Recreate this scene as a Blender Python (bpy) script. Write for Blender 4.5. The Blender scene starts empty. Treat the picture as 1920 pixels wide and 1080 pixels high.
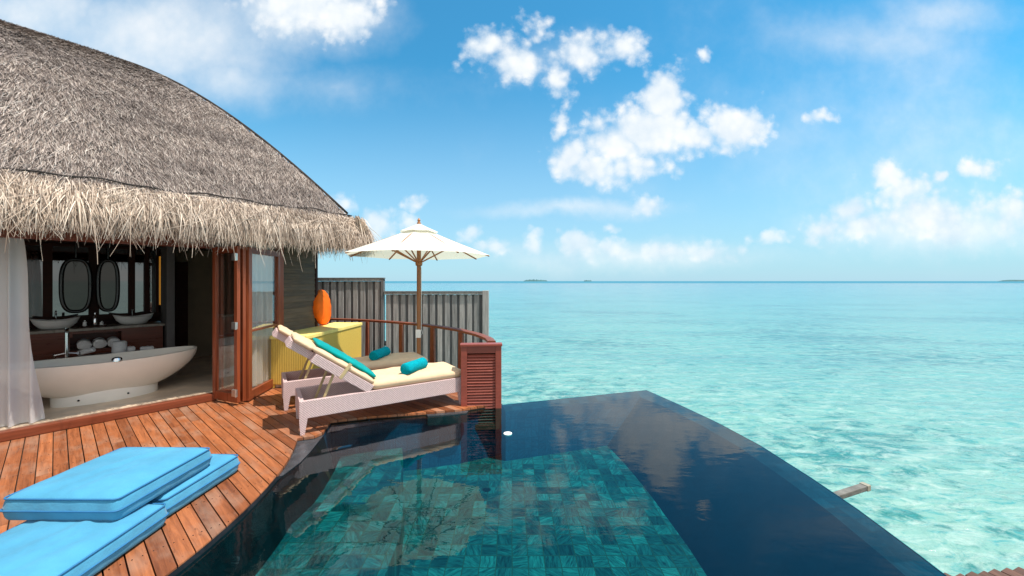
import bpy, bmesh, math, random
import numpy as np
from mathutils import Vector, Matrix
random.seed(7); rng = np.random.default_rng(7)
R = math.radians
sc = bpy.context.scene
col = sc.collection

# ------------------------------------------------------------------ camera
CAM_Z = 1.8
cd = bpy.data.cameras.new('camera'); cam = bpy.data.objects.new('camera', cd); col.objects.link(cam)
cam.location = (0, 0, CAM_Z); cam.rotation_euler = (R(90), 0, 0)
cd.sensor_width = 36; cd.lens = 711 / 1920 * 36; cd.shift_y = -13 / 1920
cd.clip_start = 0.05; cd.clip_end = 60000
sc.camera = cam

# ------------------------------------------------------------------ light
SUN = Vector((.36, -.14, 1.0)).normalized()          # direction towards the sun
elev = math.asin(SUN.z); azim = math.atan2(SUN.x, SUN.y)
sl = bpy.data.lights.new('sun', 'SUN'); sun = bpy.data.objects.new('sun', sl); col.objects.link(sun)
sl.energy = 5.0; sl.angle = R(.5); sl.color = (1.0, .925, .82)
sun.rotation_euler = SUN.to_track_quat('Z', 'Y').to_euler(); sun.location = (10, -8, 25)
vs = sc.view_settings
vs.view_transform = 'Standard'; vs.look = 'None'; vs.exposure = 0.35; vs.gamma = 1.0; vs.use_curve_mapping = False

# ------------------------------------------------------------------ node helper
class NT:
    def __init__(s, tree): s.t = tree; s.n = tree.nodes; s.l = tree.links
    def node(s, typ, ins=None, **props):
        nd = s.n.new(typ)
        for k, v in props.items(): setattr(nd, k, v)
        for k, v in (ins or {}).items(): s.set(nd.inputs[k], v)
        return nd
    def set(s, sock, v):
        if isinstance(v, bpy.types.NodeSocket): s.l.new(v, sock)
        else:
            if sock.type == 'RGBA' and hasattr(v, '__len__') and len(v) == 3: v = (*v, 1)
            sock.default_value = v
    def math(s, op, a, b=0.0, c=0.0, clamp=False):
        nd = s.node('ShaderNodeMath', {0: a, 1: b, 2: c}, operation=op, use_clamp=clamp); return nd.outputs[0]
    def vec(s, op, a, b=(0, 0, 0)):
        nd = s.node('ShaderNodeVectorMath', {0: a, 1: b}, operation=op)
        return nd.outputs[1] if op in ('LENGTH', 'DOT_PRODUCT') else nd.outputs[0]
    def scale(s, a, f):
        nd = s.node('ShaderNodeVectorMath', {0: a}, operation='SCALE'); s.set(nd.inputs['Scale'], f); return nd.outputs[0]
    def noise(s, v, scale, detail=4, rough=.55, dist=0.0, dim='3D'):
        nd = s.node('ShaderNodeTexNoise', {'Vector': v, 'Scale': scale, 'Detail': detail, 'Roughness': rough, 'Distortion': dist}, noise_dimensions=dim)
        return nd
    def remap(s, v, a, b, c=0.0, d=1.0, smooth=False):
        nd = s.node('ShaderNodeMapRange', {'Value': v, 'From Min': a, 'From Max': b, 'To Min': c, 'To Max': d})
        nd.interpolation_type = 'SMOOTHSTEP' if smooth else 'LINEAR'; return nd.outputs[0]
    def mix(s, f, a, b, blend='MIX'):
        nd = s.n.new('ShaderNodeMix'); nd.data_type = 'RGBA'; nd.blend_type = blend
        s.set(nd.inputs[0], f); s.set(nd.inputs[6], a); s.set(nd.inputs[7], b); return nd.outputs[2]
    def ramp(s, f, stops):
        nd = s.n.new('ShaderNodeValToRGB'); s.set(nd.inputs[0], f); cr = nd.color_ramp
        while len(cr.elements) < len(stops): cr.elements.new(.5)
        for e, (p, c) in zip(cr.elements, stops): e.position = p; e.color = (*c, 1)
        return nd.outputs[0]
    def comb(s, x, y, z): return s.node('ShaderNodeCombineXYZ', {0: x, 1: y, 2: z}).outputs[0]
    def sep(s, v): return s.node('ShaderNodeSeparateXYZ', {0: v}).outputs
    def bump(s, h, strength=.3, dist=.02, normal=None):
        ins = {'Height': h, 'Strength': strength, 'Distance': dist}
        if normal is not None: ins['Normal'] = normal
        return s.node('ShaderNodeBump', ins).outputs[0]

# ------------------------------------------------------------------ sky
world = bpy.data.worlds.new('World'); sc.world = world; world.use_nodes = True
W = NT(world.node_tree); W.n.clear()
sky = W.node('ShaderNodeTexSky', sky_type='NISHITA', sun_disc=False, sun_elevation=elev, sun_rotation=azim,
             altitude=0.0, air_density=1.15, dust_density=.25, ozone_density=3.2)
gen = W.node('ShaderNodeTexCoord').outputs['Generated']
gx, gy, gz = W.sep(gen)
ay = W.math('MAXIMUM', W.math('ABSOLUTE', gy), .03)
pu = W.math('DIVIDE', gx, ay); pv = W.math('DIVIDE', gz, ay)
P = W.comb(pu, pv, W.math('SIGN', gy))
nz1 = W.noise(P, 7.0, 5, .6).outputs['Color']
nz2 = W.noise(P, 3.2, 6, .62).outputs['Fac']
nz3 = W.noise(P, 16.0, 7, .62).outputs['Fac']
Pw = W.vec('ADD', P, W.scale(W.vec('SUBTRACT', nz1, (.5, .5, .5)), .085))
def px(x, y): return ((x - 960) / 711, (527 - y) / 711)
def blobs(lst, coord):
    out = None
    for (x, y, rx, ry, s) in lst:
        cx, cy = px(x, y)
        d = W.vec('MULTIPLY', W.vec('SUBTRACT', coord, (cx, cy, 1)), (711 / rx, 711 / ry, 3))
        v = W.math('MULTIPLY_ADD', W.vec('LENGTH', d), -s, s)
        out = v if out is None else W.math('MAXIMUM', out, v)
    return W.math('MAXIMUM', out, -1.0)
puffy = [(915, 85, 70, 62, .95), (965, 115, 85, 60, .95), (1045, 150, 45, 45, .8), (1010, 60, 40, 40, .55), (1095, 105, 60, 62, .9), (1170, 90, 70, 48, .85),
         (1245, 185, 62, 70, 1.25), (1220, 245, 110, 75, 1.25), (1160, 270, 105, 62, 1.05), (1378, 235, 78, 60, 1.2), (1300, 260, 90, 45, .95), (1065, 300, 58, 58, 1.0), (1110, 320, 75, 48, 1.0),
         (1052, 240, 20, 40, .9), (1190, 315, 90, 40, .7), (1120, 230, 40, 40, .8),
         (1660, 325, 52, 42, 1.0), (1700, 365, 80, 45, .95), (1590, 390, 62, 42, 1.0), (1540, 428, 55, 36, .95), (1620, 425, 70, 42, .8), (1740, 400, 100, 60, .9),
         (1850, 385, 90, 42, .8), (1830, 320, 62, 26, .85), (1765, 330, 20, 16, .8), (1900, 400, 60, 55, .85), (1450, 445, 55, 26, .75), (1540, 222, 44, 18, .75),
         (1320, 104, 20, 20, .75), (1215, 383, 50, 24, .7), (775, 378, 30, 16, .75), (705, 412, 52, 42, .95), (645, 383, 30, 22, .8), (770, 412, 32, 24, .85),
         (925, 462, 50, 26, .75), (885, 430, 26, 26, .7), (1085, 455, 62, 36, .95), (1000, 455, 22, 26, .8), (1150, 465, 50, 26, .8), (1240, 470, 60, 22, .75), (1330, 470, 70, 24, .75), (1145, 425, 24, 14, .7), (640, 30, 110, 62, 1.15), (560, 20, 120, 60, 1.0)]
soft = [(290, 60, 420, 160, 1.0), (560, 30, 260, 110, 1.0), (60, 20, 300, 120, 1.0), (430, 150, 200, 90, .6), (1620, 70, 330, 90, .5), (1780, 30, 240, 70, .5), (1760, 430, 380, 75, .9),
        (1080, 392, 280, 26, .62), (1200, 480, 420, 45, .7), (620, 160, 300, 70, .35), (1750, 230, 760, 300, .42), (1050, 110, 200, 80, .36), (1230, 270, 210, 100, .36)]
dp = blobs(puffy, Pw)
core = W.remap(dp, .25, .85, 1.0, .35)
def billow(sc_):
    v_ = W.node('ShaderNodeTexVoronoi', {'Vector': W.vec('ADD', P, W.scale(nz1, .03)), 'Scale': sc_, 'Smoothness': .4}, feature='SMOOTH_F1').outputs['Distance']
    return W.math('SUBTRACT', .5, v_)
bil = W.math('ADD', W.math('MULTIPLY', billow(13.0), .7), W.math('MULTIPLY', billow(38.0), .5))
nz5 = W.noise(Pw, 60.0, 5, .65).outputs['Fac']
rough = W.math('ADD', W.math('ADD', W.math('MULTIPLY', W.math('SUBTRACT', nz3, .5), 1.1), bil), W.math('MULTIPLY', W.math('SUBTRACT', nz5, .5), .4))
dp = W.math('MULTIPLY_ADD', rough, core, dp)
ap = W.math('MULTIPLY', W.remap(dp, .06, .84, 0, .98, True), W.remap(pv, .05, .34, .62, 1.0))
ds = blobs(soft, Pw)
ds = W.math('ADD', ds, W.math('MULTIPLY', W.math('SUBTRACT', nz2, .5), .8))
as_ = W.remap(ds, .0, .95, 0, .78, True)
alpha = W.math('SUBTRACT', 1.0, W.math('MULTIPLY', W.math('SUBTRACT', 1.0, ap), W.math('SUBTRACT', 1.0, as_)))
nz4 = W.noise(W.vec('ADD', P, (.012, .02, 0)), 9.0, 6, .6).outputs['Fac']
shade = W.remap(nz4, .3, .7, .86, 1.04)
cloud = W.mix(W.math('ADD', W.math('MULTIPLY', W.remap(nz4, .33, .62), .6), W.remap(bil, -.25, .55, 0, .55)), (5.9, 6.8, 7.6), (8.5, 8.5, 8.4))
up = W.math('GREATER_THAN', gz, 0.0)
skycol = W.mix(1.0, sky.outputs[0], (.42, 1.33, 1.44), 'MULTIPLY')
horizon = W.remap(pv, -.12, .60, .90, 0.0, True)
skycol = W.mix(horizon, skycol, (4.0, 5.5, 7.0))
# unseen broken cloud added behind the camera as neutral fill light
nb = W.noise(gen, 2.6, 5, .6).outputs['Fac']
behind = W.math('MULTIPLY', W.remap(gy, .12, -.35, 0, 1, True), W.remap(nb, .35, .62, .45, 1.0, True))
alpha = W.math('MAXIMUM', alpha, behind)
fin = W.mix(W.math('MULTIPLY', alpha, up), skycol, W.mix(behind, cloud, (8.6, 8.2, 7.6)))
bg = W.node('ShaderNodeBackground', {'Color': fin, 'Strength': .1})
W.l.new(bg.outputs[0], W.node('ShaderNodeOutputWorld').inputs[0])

# ------------------------------------------------------------------ materials
def new_mat(name):
    m = bpy.data.materials.new(name); m.use_nodes = True
    t = NT(m.node_tree); t.n.clear()
    out = t.node('ShaderNodeOutputMaterial'); b = t.node('ShaderNodeBsdfPrincipled')
    t.l.new(b.outputs[0], out.inputs[0])
    return m, t, b, out
def oc(t): return t.node('ShaderNodeTexCoord').outputs['Object']
def island(t): return t.node('ShaderNodeNewGeometry').outputs['Random Per Island']
def simple(name, c, rough=.5, var=.15, scale=8, bump=0.0, bscale=60, metal=0.0, spec=.5, stretch=(1, 1, 1), sheen=0):
    m, t, b, o = new_mat(name)
    v = t.vec('MULTIPLY', oc(t), stretch)
    n = t.noise(v, scale, 5, .6).outputs['Fac']
    lo = tuple(x * (1 - var) for x in c); hi = tuple(min(1, x * (1 + var)) for x in c)
    t.set(b.inputs['Base Color'], t.mix(t.remap(n, .3, .7), lo, hi))
    t.set(b.inputs['Roughness'], t.remap(n, .2, .8, max(.02, rough - .06), min(1, rough + .06)))
    b.inputs['Metallic'].default_value = metal; b.inputs['Specular IOR Level'].default_value = spec
    if sheen: b.inputs['Sheen Weight'].default_value = sheen
    if bump: t.set(b.inputs['Normal'], t.bump(t.noise(v, bscale, 4, .6).outputs['Fac'], bump, .01))
    return m
def wood(name, c, rough=.45, var=.35, grain=(3, 3, 40), per=True, bump=.15, spec=.4):
    """grain: scale of the noise along each object axis (low = along the fibre)"""
    m, t, b, o = new_mat(name)
    v = t.vec('MULTIPLY', oc(t), grain)
    r = island(t)
    v2 = t.vec('ADD', v, t.comb(t.math('MULTIPLY', r, 37.0), t.math('MULTIPLY', r, 11.0), 0.0))
    n = t.noise(v2, 1.0, 6, .65, .4).outputs['Fac']
    lo = tuple(x * (1 - var) for x in c); hi = tuple(min(1, x * (1 + var)) for x in c)
    cc = t.mix(t.remap(n, .3, .7), lo, hi)
    if per: cc = t.mix(1.0, cc, t.ramp(r, [(0, (.78, .78, .78)), (.5, (1, 1, 1)), (1, (1.18, 1.15, 1.12))]), 'MULTIPLY')
    t.set(b.inputs['Base Color'], cc); t.set(b.inputs['Roughness'], t.remap(n, .2, .8, rough - .1, rough + .12))
    b.inputs['Specular IOR Level'].default_value = spec
    t.set(b.inputs['Normal'], t.bump(n, bump, .006))
    return m
M = {}
M['redwood_z'] = wood('red_brown_timber_upright', (.24, .058, .022), .32, .3, (26, 26, 1.6))
M['redwood_x'] = wood('red_brown_timber', (.17, .042, .018), .32, .3, (1.6, 26, 26))
M['louvre'] = wood('painted_louvre_timber', (.25, .055, .036), .36, .16, (5, 5, 22), True, .08)
M['rail'] = wood('rail_timber', (.21, .062, .032), .42, .25, (9, 9, 9), True, .1)
M['teak'] = wood('teak_pole', (.33, .135, .05), .4, .25, (20, 20, 1.5))
M['darkwood'] = wood('dark_timber', (.030, .009, .005), .55, .3, (3, 3, 14), True, .15, .15)
M['cabinet'] = wood('vanity_timber', (.12, .028, .013), .3, .3, (2, 14, 14))
M['greywood'] = wood('weathered_grey_timber', (.33, .32, .315), .8, .38, (24, 24, 1.6), True, .4)
M['greydark'] = wood('weathered_dark_timber', (.15, .15, .155), .8, .3, (20, 20, 1.6), True, .3)
M['cladding'] = wood('brown_grey_cladding', (.125, .085, .055), .7, .4, (2.2, 2.2, 26), True, .5)
M['chrome'] = simple('chrome', (.75, .76, .78), .12, .04, metal=1.0)
M['steel'] = simple('hinge_steel', (.62, .61, .58), .35, .12, metal=.9)
M['ceramic'] = simple('white_ceramic', (.78, .77, .75), .22, .03)
M['tub'] = simple('matt_white_tub', (.84, .77, .67), .35, .04, 3)
M['floorstone'] = simple('pale_stone_floor', (.66, .52, .38), .4, .22, 4, .08, 40)
M['counter'] = simple('stone_counter', (.26, .22, .18), .3, .3, 14)
M['plaster'] = simple('cream_wall', (.20, .155, .10), .8, .12, 4, .1)
M['greywall'] = simple('grey_column', (.12, .11, .11), .6, .1)
M['ceil'] = simple('dark_ceiling', (.03, .016, .01), .7, .3)
M['black'] = simple('black_lacquer', (.012, .010, .010), .25, .2)
M['amber'] = simple('amber_glass', (.70, .28, .02), .4, .12)
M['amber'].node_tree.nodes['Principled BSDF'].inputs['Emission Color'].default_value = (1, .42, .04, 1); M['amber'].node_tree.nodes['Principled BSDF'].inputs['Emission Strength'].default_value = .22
M['whitecloth'] = simple('white_towelling', (.78, .77, .76), .95, .06, 30, .5, 220, spec=.1)
M['tealcloth'] = simple('turquoise_towelling', (.0, .30, .37), .95, .22, 40, .8, 260, spec=.1)
M['teal'] = simple('teal_canvas', (.0, .27, .27), .85, .16, 12, .35, 60, spec=.2)
M['beige'] = simple('beige_canvas', (.68, .49, .32), .9, .07, 9, .3, 30, spec=.15)
M['blue'] = simple('sky_blue_canvas', (.065, .275, .43), .92, .15, 3, 1.0, 7, spec=.08, sheen=.15)
M['bluepipe'] = simple('blue_piping', (.02, .15, .33), .7, .08, 20)
M['orange'] = simple('orange_canvas', (.90, .15, .008), .8, .08, 6, .3, 20, spec=.2)
M['yellowlid'] = simple('yellow_lid', (.95, .74, .22), .6, .08, 10, .1, 80)
M['label'] = simple('white_fabric_tag', (.80, .80, .78), .8, .05)
M['ledge'] = simple('dark_wet_stone', (.045, .050, .058), .25, .35, 9, .15, 60)
M['poolwall'] = simple('dark_pool_outer_tile', (.018, .035, .05), .2, .3, 9)
M['concrete'] = simple('weathered_concrete', (.15, .145, .13), .85, .3, 10, .4, 60)
M['tan'] = simple('tan_strap', (.50, .38, .20), .8, .12)
M['islandgreen'] = simple('far_palm_green', (.05, .13, .14), .9, .3, .02)
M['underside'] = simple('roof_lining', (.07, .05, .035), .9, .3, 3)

# mirror and glass
m, t, b, o = new_mat('mirror_glass'); b.inputs['Metallic'].default_value = 1; b.inputs['Roughness'].default_value = .02
t.set(b.inputs['Base Color'], t.mix(t.noise(oc(t), 3).outputs['Fac'], (.12, .12, .12), (.16, .16, .16))); M['mirror'] = m
m, t, b, o = new_mat('smoked_mirror_glass'); b.inputs['Metallic'].default_value = 1; b.inputs['Roughness'].default_value = .03
t.set(b.inputs['Base Color'], t.mix(t.noise(oc(t), 3).outputs['Fac'], (.035, .034, .032), (.05, .047, .043))); M['smoked'] = m
def pane_mat(name, tint, amount=1.0):
    m, t, b, o = new_mat(name); t.n.remove(b)
    fr = t.node('ShaderNodeFresnel', {'IOR': 1.5}).outputs[0]
    tr = t.node('ShaderNodeBsdfTransparent', {'Color': tint}).outputs[0]
    gl = t.node('ShaderNodeBsdfGlossy', {'Color': (1, 1, 1), 'Roughness': .015}).outputs[0]
    mx = t.node('ShaderNodeMixShader', {0: t.math('MULTIPLY', fr, amount, clamp=True), 1: tr, 2: gl})
    t.l.new(mx.outputs[0], o.inputs[0]); return m
M['glass'] = pane_mat('window_glass', (.97, .98, .98), .3)
# sheer curtain
m, t, b, o = new_mat('sheer_white_curtain')
n = t.noise(t.vec('MULTIPLY', oc(t), (40, 40, 3)), 1.0, 4).outputs['Fac']
df = t.node('ShaderNodeBsdfDiffuse', {'Color': t.mix(n, (.86, .84, .83), (.93, .92, .91))}).outputs[0]
tl = t.node('ShaderNodeBsdfTranslucent', {'Color': (.8, .8, .82)}).outputs[0]
tp = t.node('ShaderNodeBsdfTransparent', {'Color': (1, 1, 1)}).outputs[0]
a1 = t.node('ShaderNodeMixShader', {0: .2, 1: df, 2: tl}).outputs[0]
a2 = t.node('ShaderNodeMixShader', {0: .26, 1: a1, 2: tp}).outputs[0]
t.l.new(a2, o.inputs[0]); t.n.remove(b); M['sheer'] = m
# parasol canvas
m, t, b, o = new_mat('off_white_parasol_canvas')
n = t.noise(oc(t), 6.0, 5).outputs['Fac']
bm_ = t.bump(t.noise(oc(t), 14.0, 4).outputs['Fac'], .25, .02)
df = t.node('ShaderNodeBsdfDiffuse', {'Color': t.mix(n, (.80, .78, .70), (.86, .84, .77)), 'Normal': bm_}).outputs[0]
tl = t.node('ShaderNodeBsdfTranslucent', {'Color': (.82, .82, .68)}).outputs[0]
t.l.new(t.node('ShaderNodeMixShader', {0: .36, 1: df, 2: tl}).outputs[0], o.inputs[0]); t.n.remove(b); M['canvas'] = m
# wicker
def wicker(name, c1, c2, k, ribs=False):
    m, t, b, o = new_mat(name)
    x, y, z = t.sep(oc(t))
    h = t.math('ADD', x, y)
    sx = t.math('SINE', t.math('MULTIPLY', h, k)); sz = t.math('SINE', t.math('MULTIPLY', z, k * (1.0 if not ribs else .18)))
    ch = t.math('MULTIPLY', sx, sz) if not ribs else sx
    ch = t.math('ADD', ch, t.math('MULTIPLY', t.math('ABSOLUTE', sx), .7))
    n = t.noise(oc(t), 30.0, 4).outputs['Fac']
    f = t.remap(t.math('ADD', ch, t.math('MULTIPLY', t.math('SUBTRACT', n, .5), 1.2)), -.9, 1.3)
    t.set(b.inputs['Base Color'], t.mix(f, c1, c2)); b.inputs['Roughness'].default_value = .55
    t.set(b.inputs['Normal'], t.bump(ch, .5, .004)); return m
M['wicker'] = wicker('pinkish_white_wicker', (.33, .225, .225), (.74, .56, .55), 230)
M['yellow'] = wicker('yellow_wicker', (.50, .29, .02), (.90, .66, .15), 210, True)
# thatch
def thatch(name, stops, rough=.85):
    m, t, b, o = new_mat(name)
    r = island(t)
    n = t.noise(t.vec('MULTIPLY', oc(t), (.7, 2.0, 3.2)), 1.1, 5, .6, .8).outputs['Fac']
    c = t.ramp(r, stops)
    c = t.mix(1.0, c, t.mix(t.remap(n, .3, .7), (.62, .60, .60), (1.28, 1.25, 1.2)), 'MULTIPLY')
    t.set(b.inputs['Base Color'], c); b.inputs['Roughness'].default_value = rough; b.inputs['Specular IOR Level'].default_value = .25
    return m
M['thatch'] = thatch('grey_brown_palm_thatch', [(0, (.080, .062, .057)), (.3, (.21, .170, .155)), (.65, (.35, .295, .272)), (.9, (.49, .43, .395)), (1, (.61, .555, .515))])
M['fringe'] = thatch('straw_thatch_fringe', [(0, (.15, .108, .085)), (.3, (.38, .30, .245)), (.7, (.58, .48, .40)), (1, (.76, .66, .57))])
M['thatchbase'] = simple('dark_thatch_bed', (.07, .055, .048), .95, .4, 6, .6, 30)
M['rope'] = simple('dark_rope', (.035, .028, .025), .9, .3, 20)
# deck boards
m, t, b, o = new_mat('oiled_deck_boards')
v = oc(t); r = island(t)
vv = t.vec('ADD', t.vec('MULTIPLY', v, (34, 2.0, 8)), t.comb(t.math('MULTIPLY', r, 91.0), t.math('MULTIPLY', r, 53.0), 0.0))
g = t.noise(vv, 1.0, 7, .68, .6).outputs['Fac']
big = t.noise(t.vec('ADD', t.vec('MULTIPLY', v, (3.0, 1.6, 1)), t.comb(t.math('MULTIPLY', r, 17.0), 0.0, 0.0)), 1.0, 4, .6).outputs['Fac']
c = t.mix(t.remap(g, .28, .72), (.14, .042, .015), (.40, .135, .050))
c = t.mix(1.0, c, t.ramp(r, [(0, (.62, .58, .56)), (.35, (.92, .88, .86)), (.7, (1.08, 1.05, 1.0)), (1, (1.28, 1.3, 1.3))]), 'MULTIPLY')
c = t.mix(t.remap(big, .48, .74, 0, .7), c, (.34, .22, .155))
spk = t.noise(t.vec('MULTIPLY', v, (30, 10, 10)), 1.0, 5, .7).outputs['Fac']
c = t.mix(t.remap(spk, .60, .72, 0, .75), c, (.10, .038, .02))
t.set(b.inputs['Base Color'], c); t.set(b.inputs['Roughness'], t.remap(g, .2, .8, .40, .68)); b.inputs['Specular IOR Level'].default_value = .35
t.set(b.inputs['Normal'], t.bump(t.math('ADD', g, spk), .35, .006)); M['deck'] = m
# pool tiles
def tiles(name, size, dark, light, grout, gr=.03, uv=False, lo=(.42, .47, .52), hi=(1.5, 1.4, 1.35)):
    m, t, b, o = new_mat(name)
    v = t.node('ShaderNodeTexCoord').outputs['UV'] if uv else oc(t)
    wob = t.scale(t.vec('SUBTRACT', t.noise(v, 1.6, 3).outputs['Color'], (.5, .5, .5)), .035)
    v = t.vec('ADD', v, wob)
    q = t.scale(v, 1.0 / size)
    x, y, z = t.sep(q)
    cell = t.comb(t.math('FLOOR', x), t.math('FLOOR', y), 0.0)
    wn = t.node('ShaderNodeTexWhiteNoise', {'Vector': cell}, noise_dimensions='3D')
    r = wn.outputs['Value']; r2 = t.sep(wn.outputs['Color'])[1]
    fx = t.math('FRACT', x); fy = t.math('FRACT', y)
    ex = t.math('MINIMUM', fx, t.math('SUBTRACT', 1.0, fx)); ey = t.math('MINIMUM', fy, t.math('SUBTRACT', 1.0, fy))
    e = t.math('MINIMUM', ex, ey)
    rot = t.node('ShaderNodeVectorRotate', {'Vector': v, 'Angle': t.math('MULTIPLY', r, 6.28)}, rotation_type='Z_AXIS').outputs[0]
    st = t.vec('ADD', t.vec('MULTIPLY', rot, (8, 46, 1)), t.scale(wn.outputs['Color'], 40.0))
    nn = t.noise(st, 1.0, 5, .6, .8).outputs['Fac']
    c = t.mix(t.remap(nn, .34, .70), dark, light)
    c = t.mix(1.0, c, t.ramp(r2, [(0, lo), (.5, (.9, .92, .95)), (1, hi)]), 'MULTIPLY')
    c = t.mix(t.remap(e, gr * .6, gr * 1.4, 1, 0), c, grout)
    t.set(b.inputs['Base Color'], c); b.inputs['Roughness'].default_value = .45; b.inputs['Specular IOR Level'].default_value = .2
    return m
M['tile'] = tiles('sea_green_stone_tiles', .145, (.003, .026, .030), (.024, .130, .122), (.03, .045, .032), .028, False, (.36, .42, .47), (1.7, 1.55, 1.5))
M['tileshadow'] = tiles('navy_shadow_tiles', .145, (.0004, .009, .020), (.0008, .014, .030), (.0006, .011, .024), .02, True, (.85, .88, .9), (1.1, 1.1, 1.08))  # near-black navy holds the right wall's shadow as colour
M['tileblue'] = tiles('sun_bright_blue_tiles', .145, (.002, .05, .11), (.010, .115, .20), (.004, .045, .09), .02, True, (.75, .8, .85), (1.2, 1.15, 1.15))  # blue raised to stand in for sun on the back walls
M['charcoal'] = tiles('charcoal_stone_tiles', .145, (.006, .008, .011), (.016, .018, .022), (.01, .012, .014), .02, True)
M['tileledge'] = tiles('grey_green_tiles', .145, (.006, .022, .036), (.014, .042, .064), (.008, .022, .034))
# pool water: clear tinted sheet with mirror-like reflection
m, t, b, o = new_mat('still_pool_water'); t.n.remove(b)
v = oc(t)
w = t.noise(t.vec('MULTIPLY', v, (2.2, 5.5, 1)), 1.0, 3, .5, .3).outputs['Fac']
w2 = t.noise(v, 9.0, 2, .5).outputs['Fac']
nrm = t.bump(t.math('ADD', w, t.math('MULTIPLY', w2, .25)), .05, .03)
fr = t.node('ShaderNodeFresnel', {'IOR': 1.44, 'Normal': nrm}).outputs[0]
tr = t.node('ShaderNodeBsdfTransparent', {'Color': (.34, .88, .93)}).outputs[0]
gl = t.node('ShaderNodeBsdfGlossy', {'Color': (.88, .96, 1), 'Roughness': .0, 'Normal': nrm}).outputs[0]
t.l.new(t.node('ShaderNodeMixShader', {0: fr, 1: tr, 2: gl}).outputs[0], o.inputs[0]); M['poolwater'] = m
# lagoon
m, t, b, o = new_mat('turquoise_lagoon')
v = oc(t); X, Y, Z = t.sep(v)
dist = t.math('LOGARITHM', t.math('MAXIMUM', Y, 1.0), 10.0)
bed = t.ramp(t.remap(dist, .3, 3.9), [(0, (.25, .40, .33)), (.18, (.165, .355, .31)), (.30, (.115, .345, .325)), (.42, (.075, .305, .335)), (.55, (.06, .26, .335)), (.66, (.03, .16, .27)), (.70, (.06, .20, .30)), (1, (.055, .19, .30))])
warp = t.scale(t.noise(v, .45, 3).outputs['Color'], 2.4)
p1 = t.noise(t.vec('ADD', t.vec('MULTIPLY', v, (1.3, 2.3, 1)), warp), 1.0, 10, .72).outputs['Fac']
p2 = t.noise(t.vec('MULTIPLY', v, (.07, .13, 1)), 1.0, 5, .6).outputs['Fac']
p3 = t.noise(t.vec('ADD', t.vec('MULTIPLY', v, (3.2, 7.5, 1)), warp), 1.0, 6, .65, .8).outputs['Fac']
ree = t.remap(t.math('ADD', p1, t.math('MULTIPLY', t.math('SUBTRACT', p2, .5), .9)),   .49, .64, 0, .92, True)
c = t.mix(ree, bed, t.mix(t.remap(dist, .8, 2.2), (.018, .165, .155), (.02, .16, .24)))
c = t.mix(t.remap(p3, .52, .63, 0, .8), c, (.05, .27, .27))
lite = t.remap(t.noise(t.vec('ADD', t.vec('MULTIPLY', v, (1.8, 4.2, 1)), warp), 1.0, 9, .72, .8).outputs['Fac'], .48, .70, 0, .75)
c = t.mix(t.math('MULTIPLY', lite, t.remap(dist, .9, 2.0, 1.0, .2)), c, (.44, .55, .48))
p4 = t.noise(t.vec('ADD', t.vec('MULTIPLY', v, (.035, .30, 1)), t.scale(warp, .25)), 1.0, 7, .68, .5).outputs['Fac']
c = t.mix(t.math('MULTIPLY', t.remap(p4, .46, .66, 0, .5), t.remap(dist, .7, 1.3, .2, 1.0)), c, (.045, .215, .26))
t.set(b.inputs['Specular IOR Level'], t.remap(dist, 2.6, 2.9, .5, .2)); t.set(b.inputs['Base Color'], c); b.inputs['Roughness'].default_value = .12; b.inputs['IOR'].default_value = 1.33
hh = t.math('ADD', t.noise(t.vec('MULTIPLY', v, (1.4, 2.6, 1)), 1.0, 5, .6, .4).outputs['Fac'], t.math('MULTIPLY', t.noise(t.vec('MULTIPLY', v, (.2, .5, 1)), 1.0, 3).outputs['Fac'], 2.0))
t.set(b.inputs['Normal'], t.bump(hh, .6, .18))
dfo = t.node('ShaderNodeBsdfDiffuse', {'Color': c}).outputs[0]     # choppy deep water beyond the reef hardly mirrors the sky
t.l.new(t.node('ShaderNodeMixShader', {0: t.remap(dist, 2.72, 2.88, 0, .93, True), 1: b.outputs[0], 2: dfo}).outputs[0], o.inputs[0]); M['sea'] = m

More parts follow.
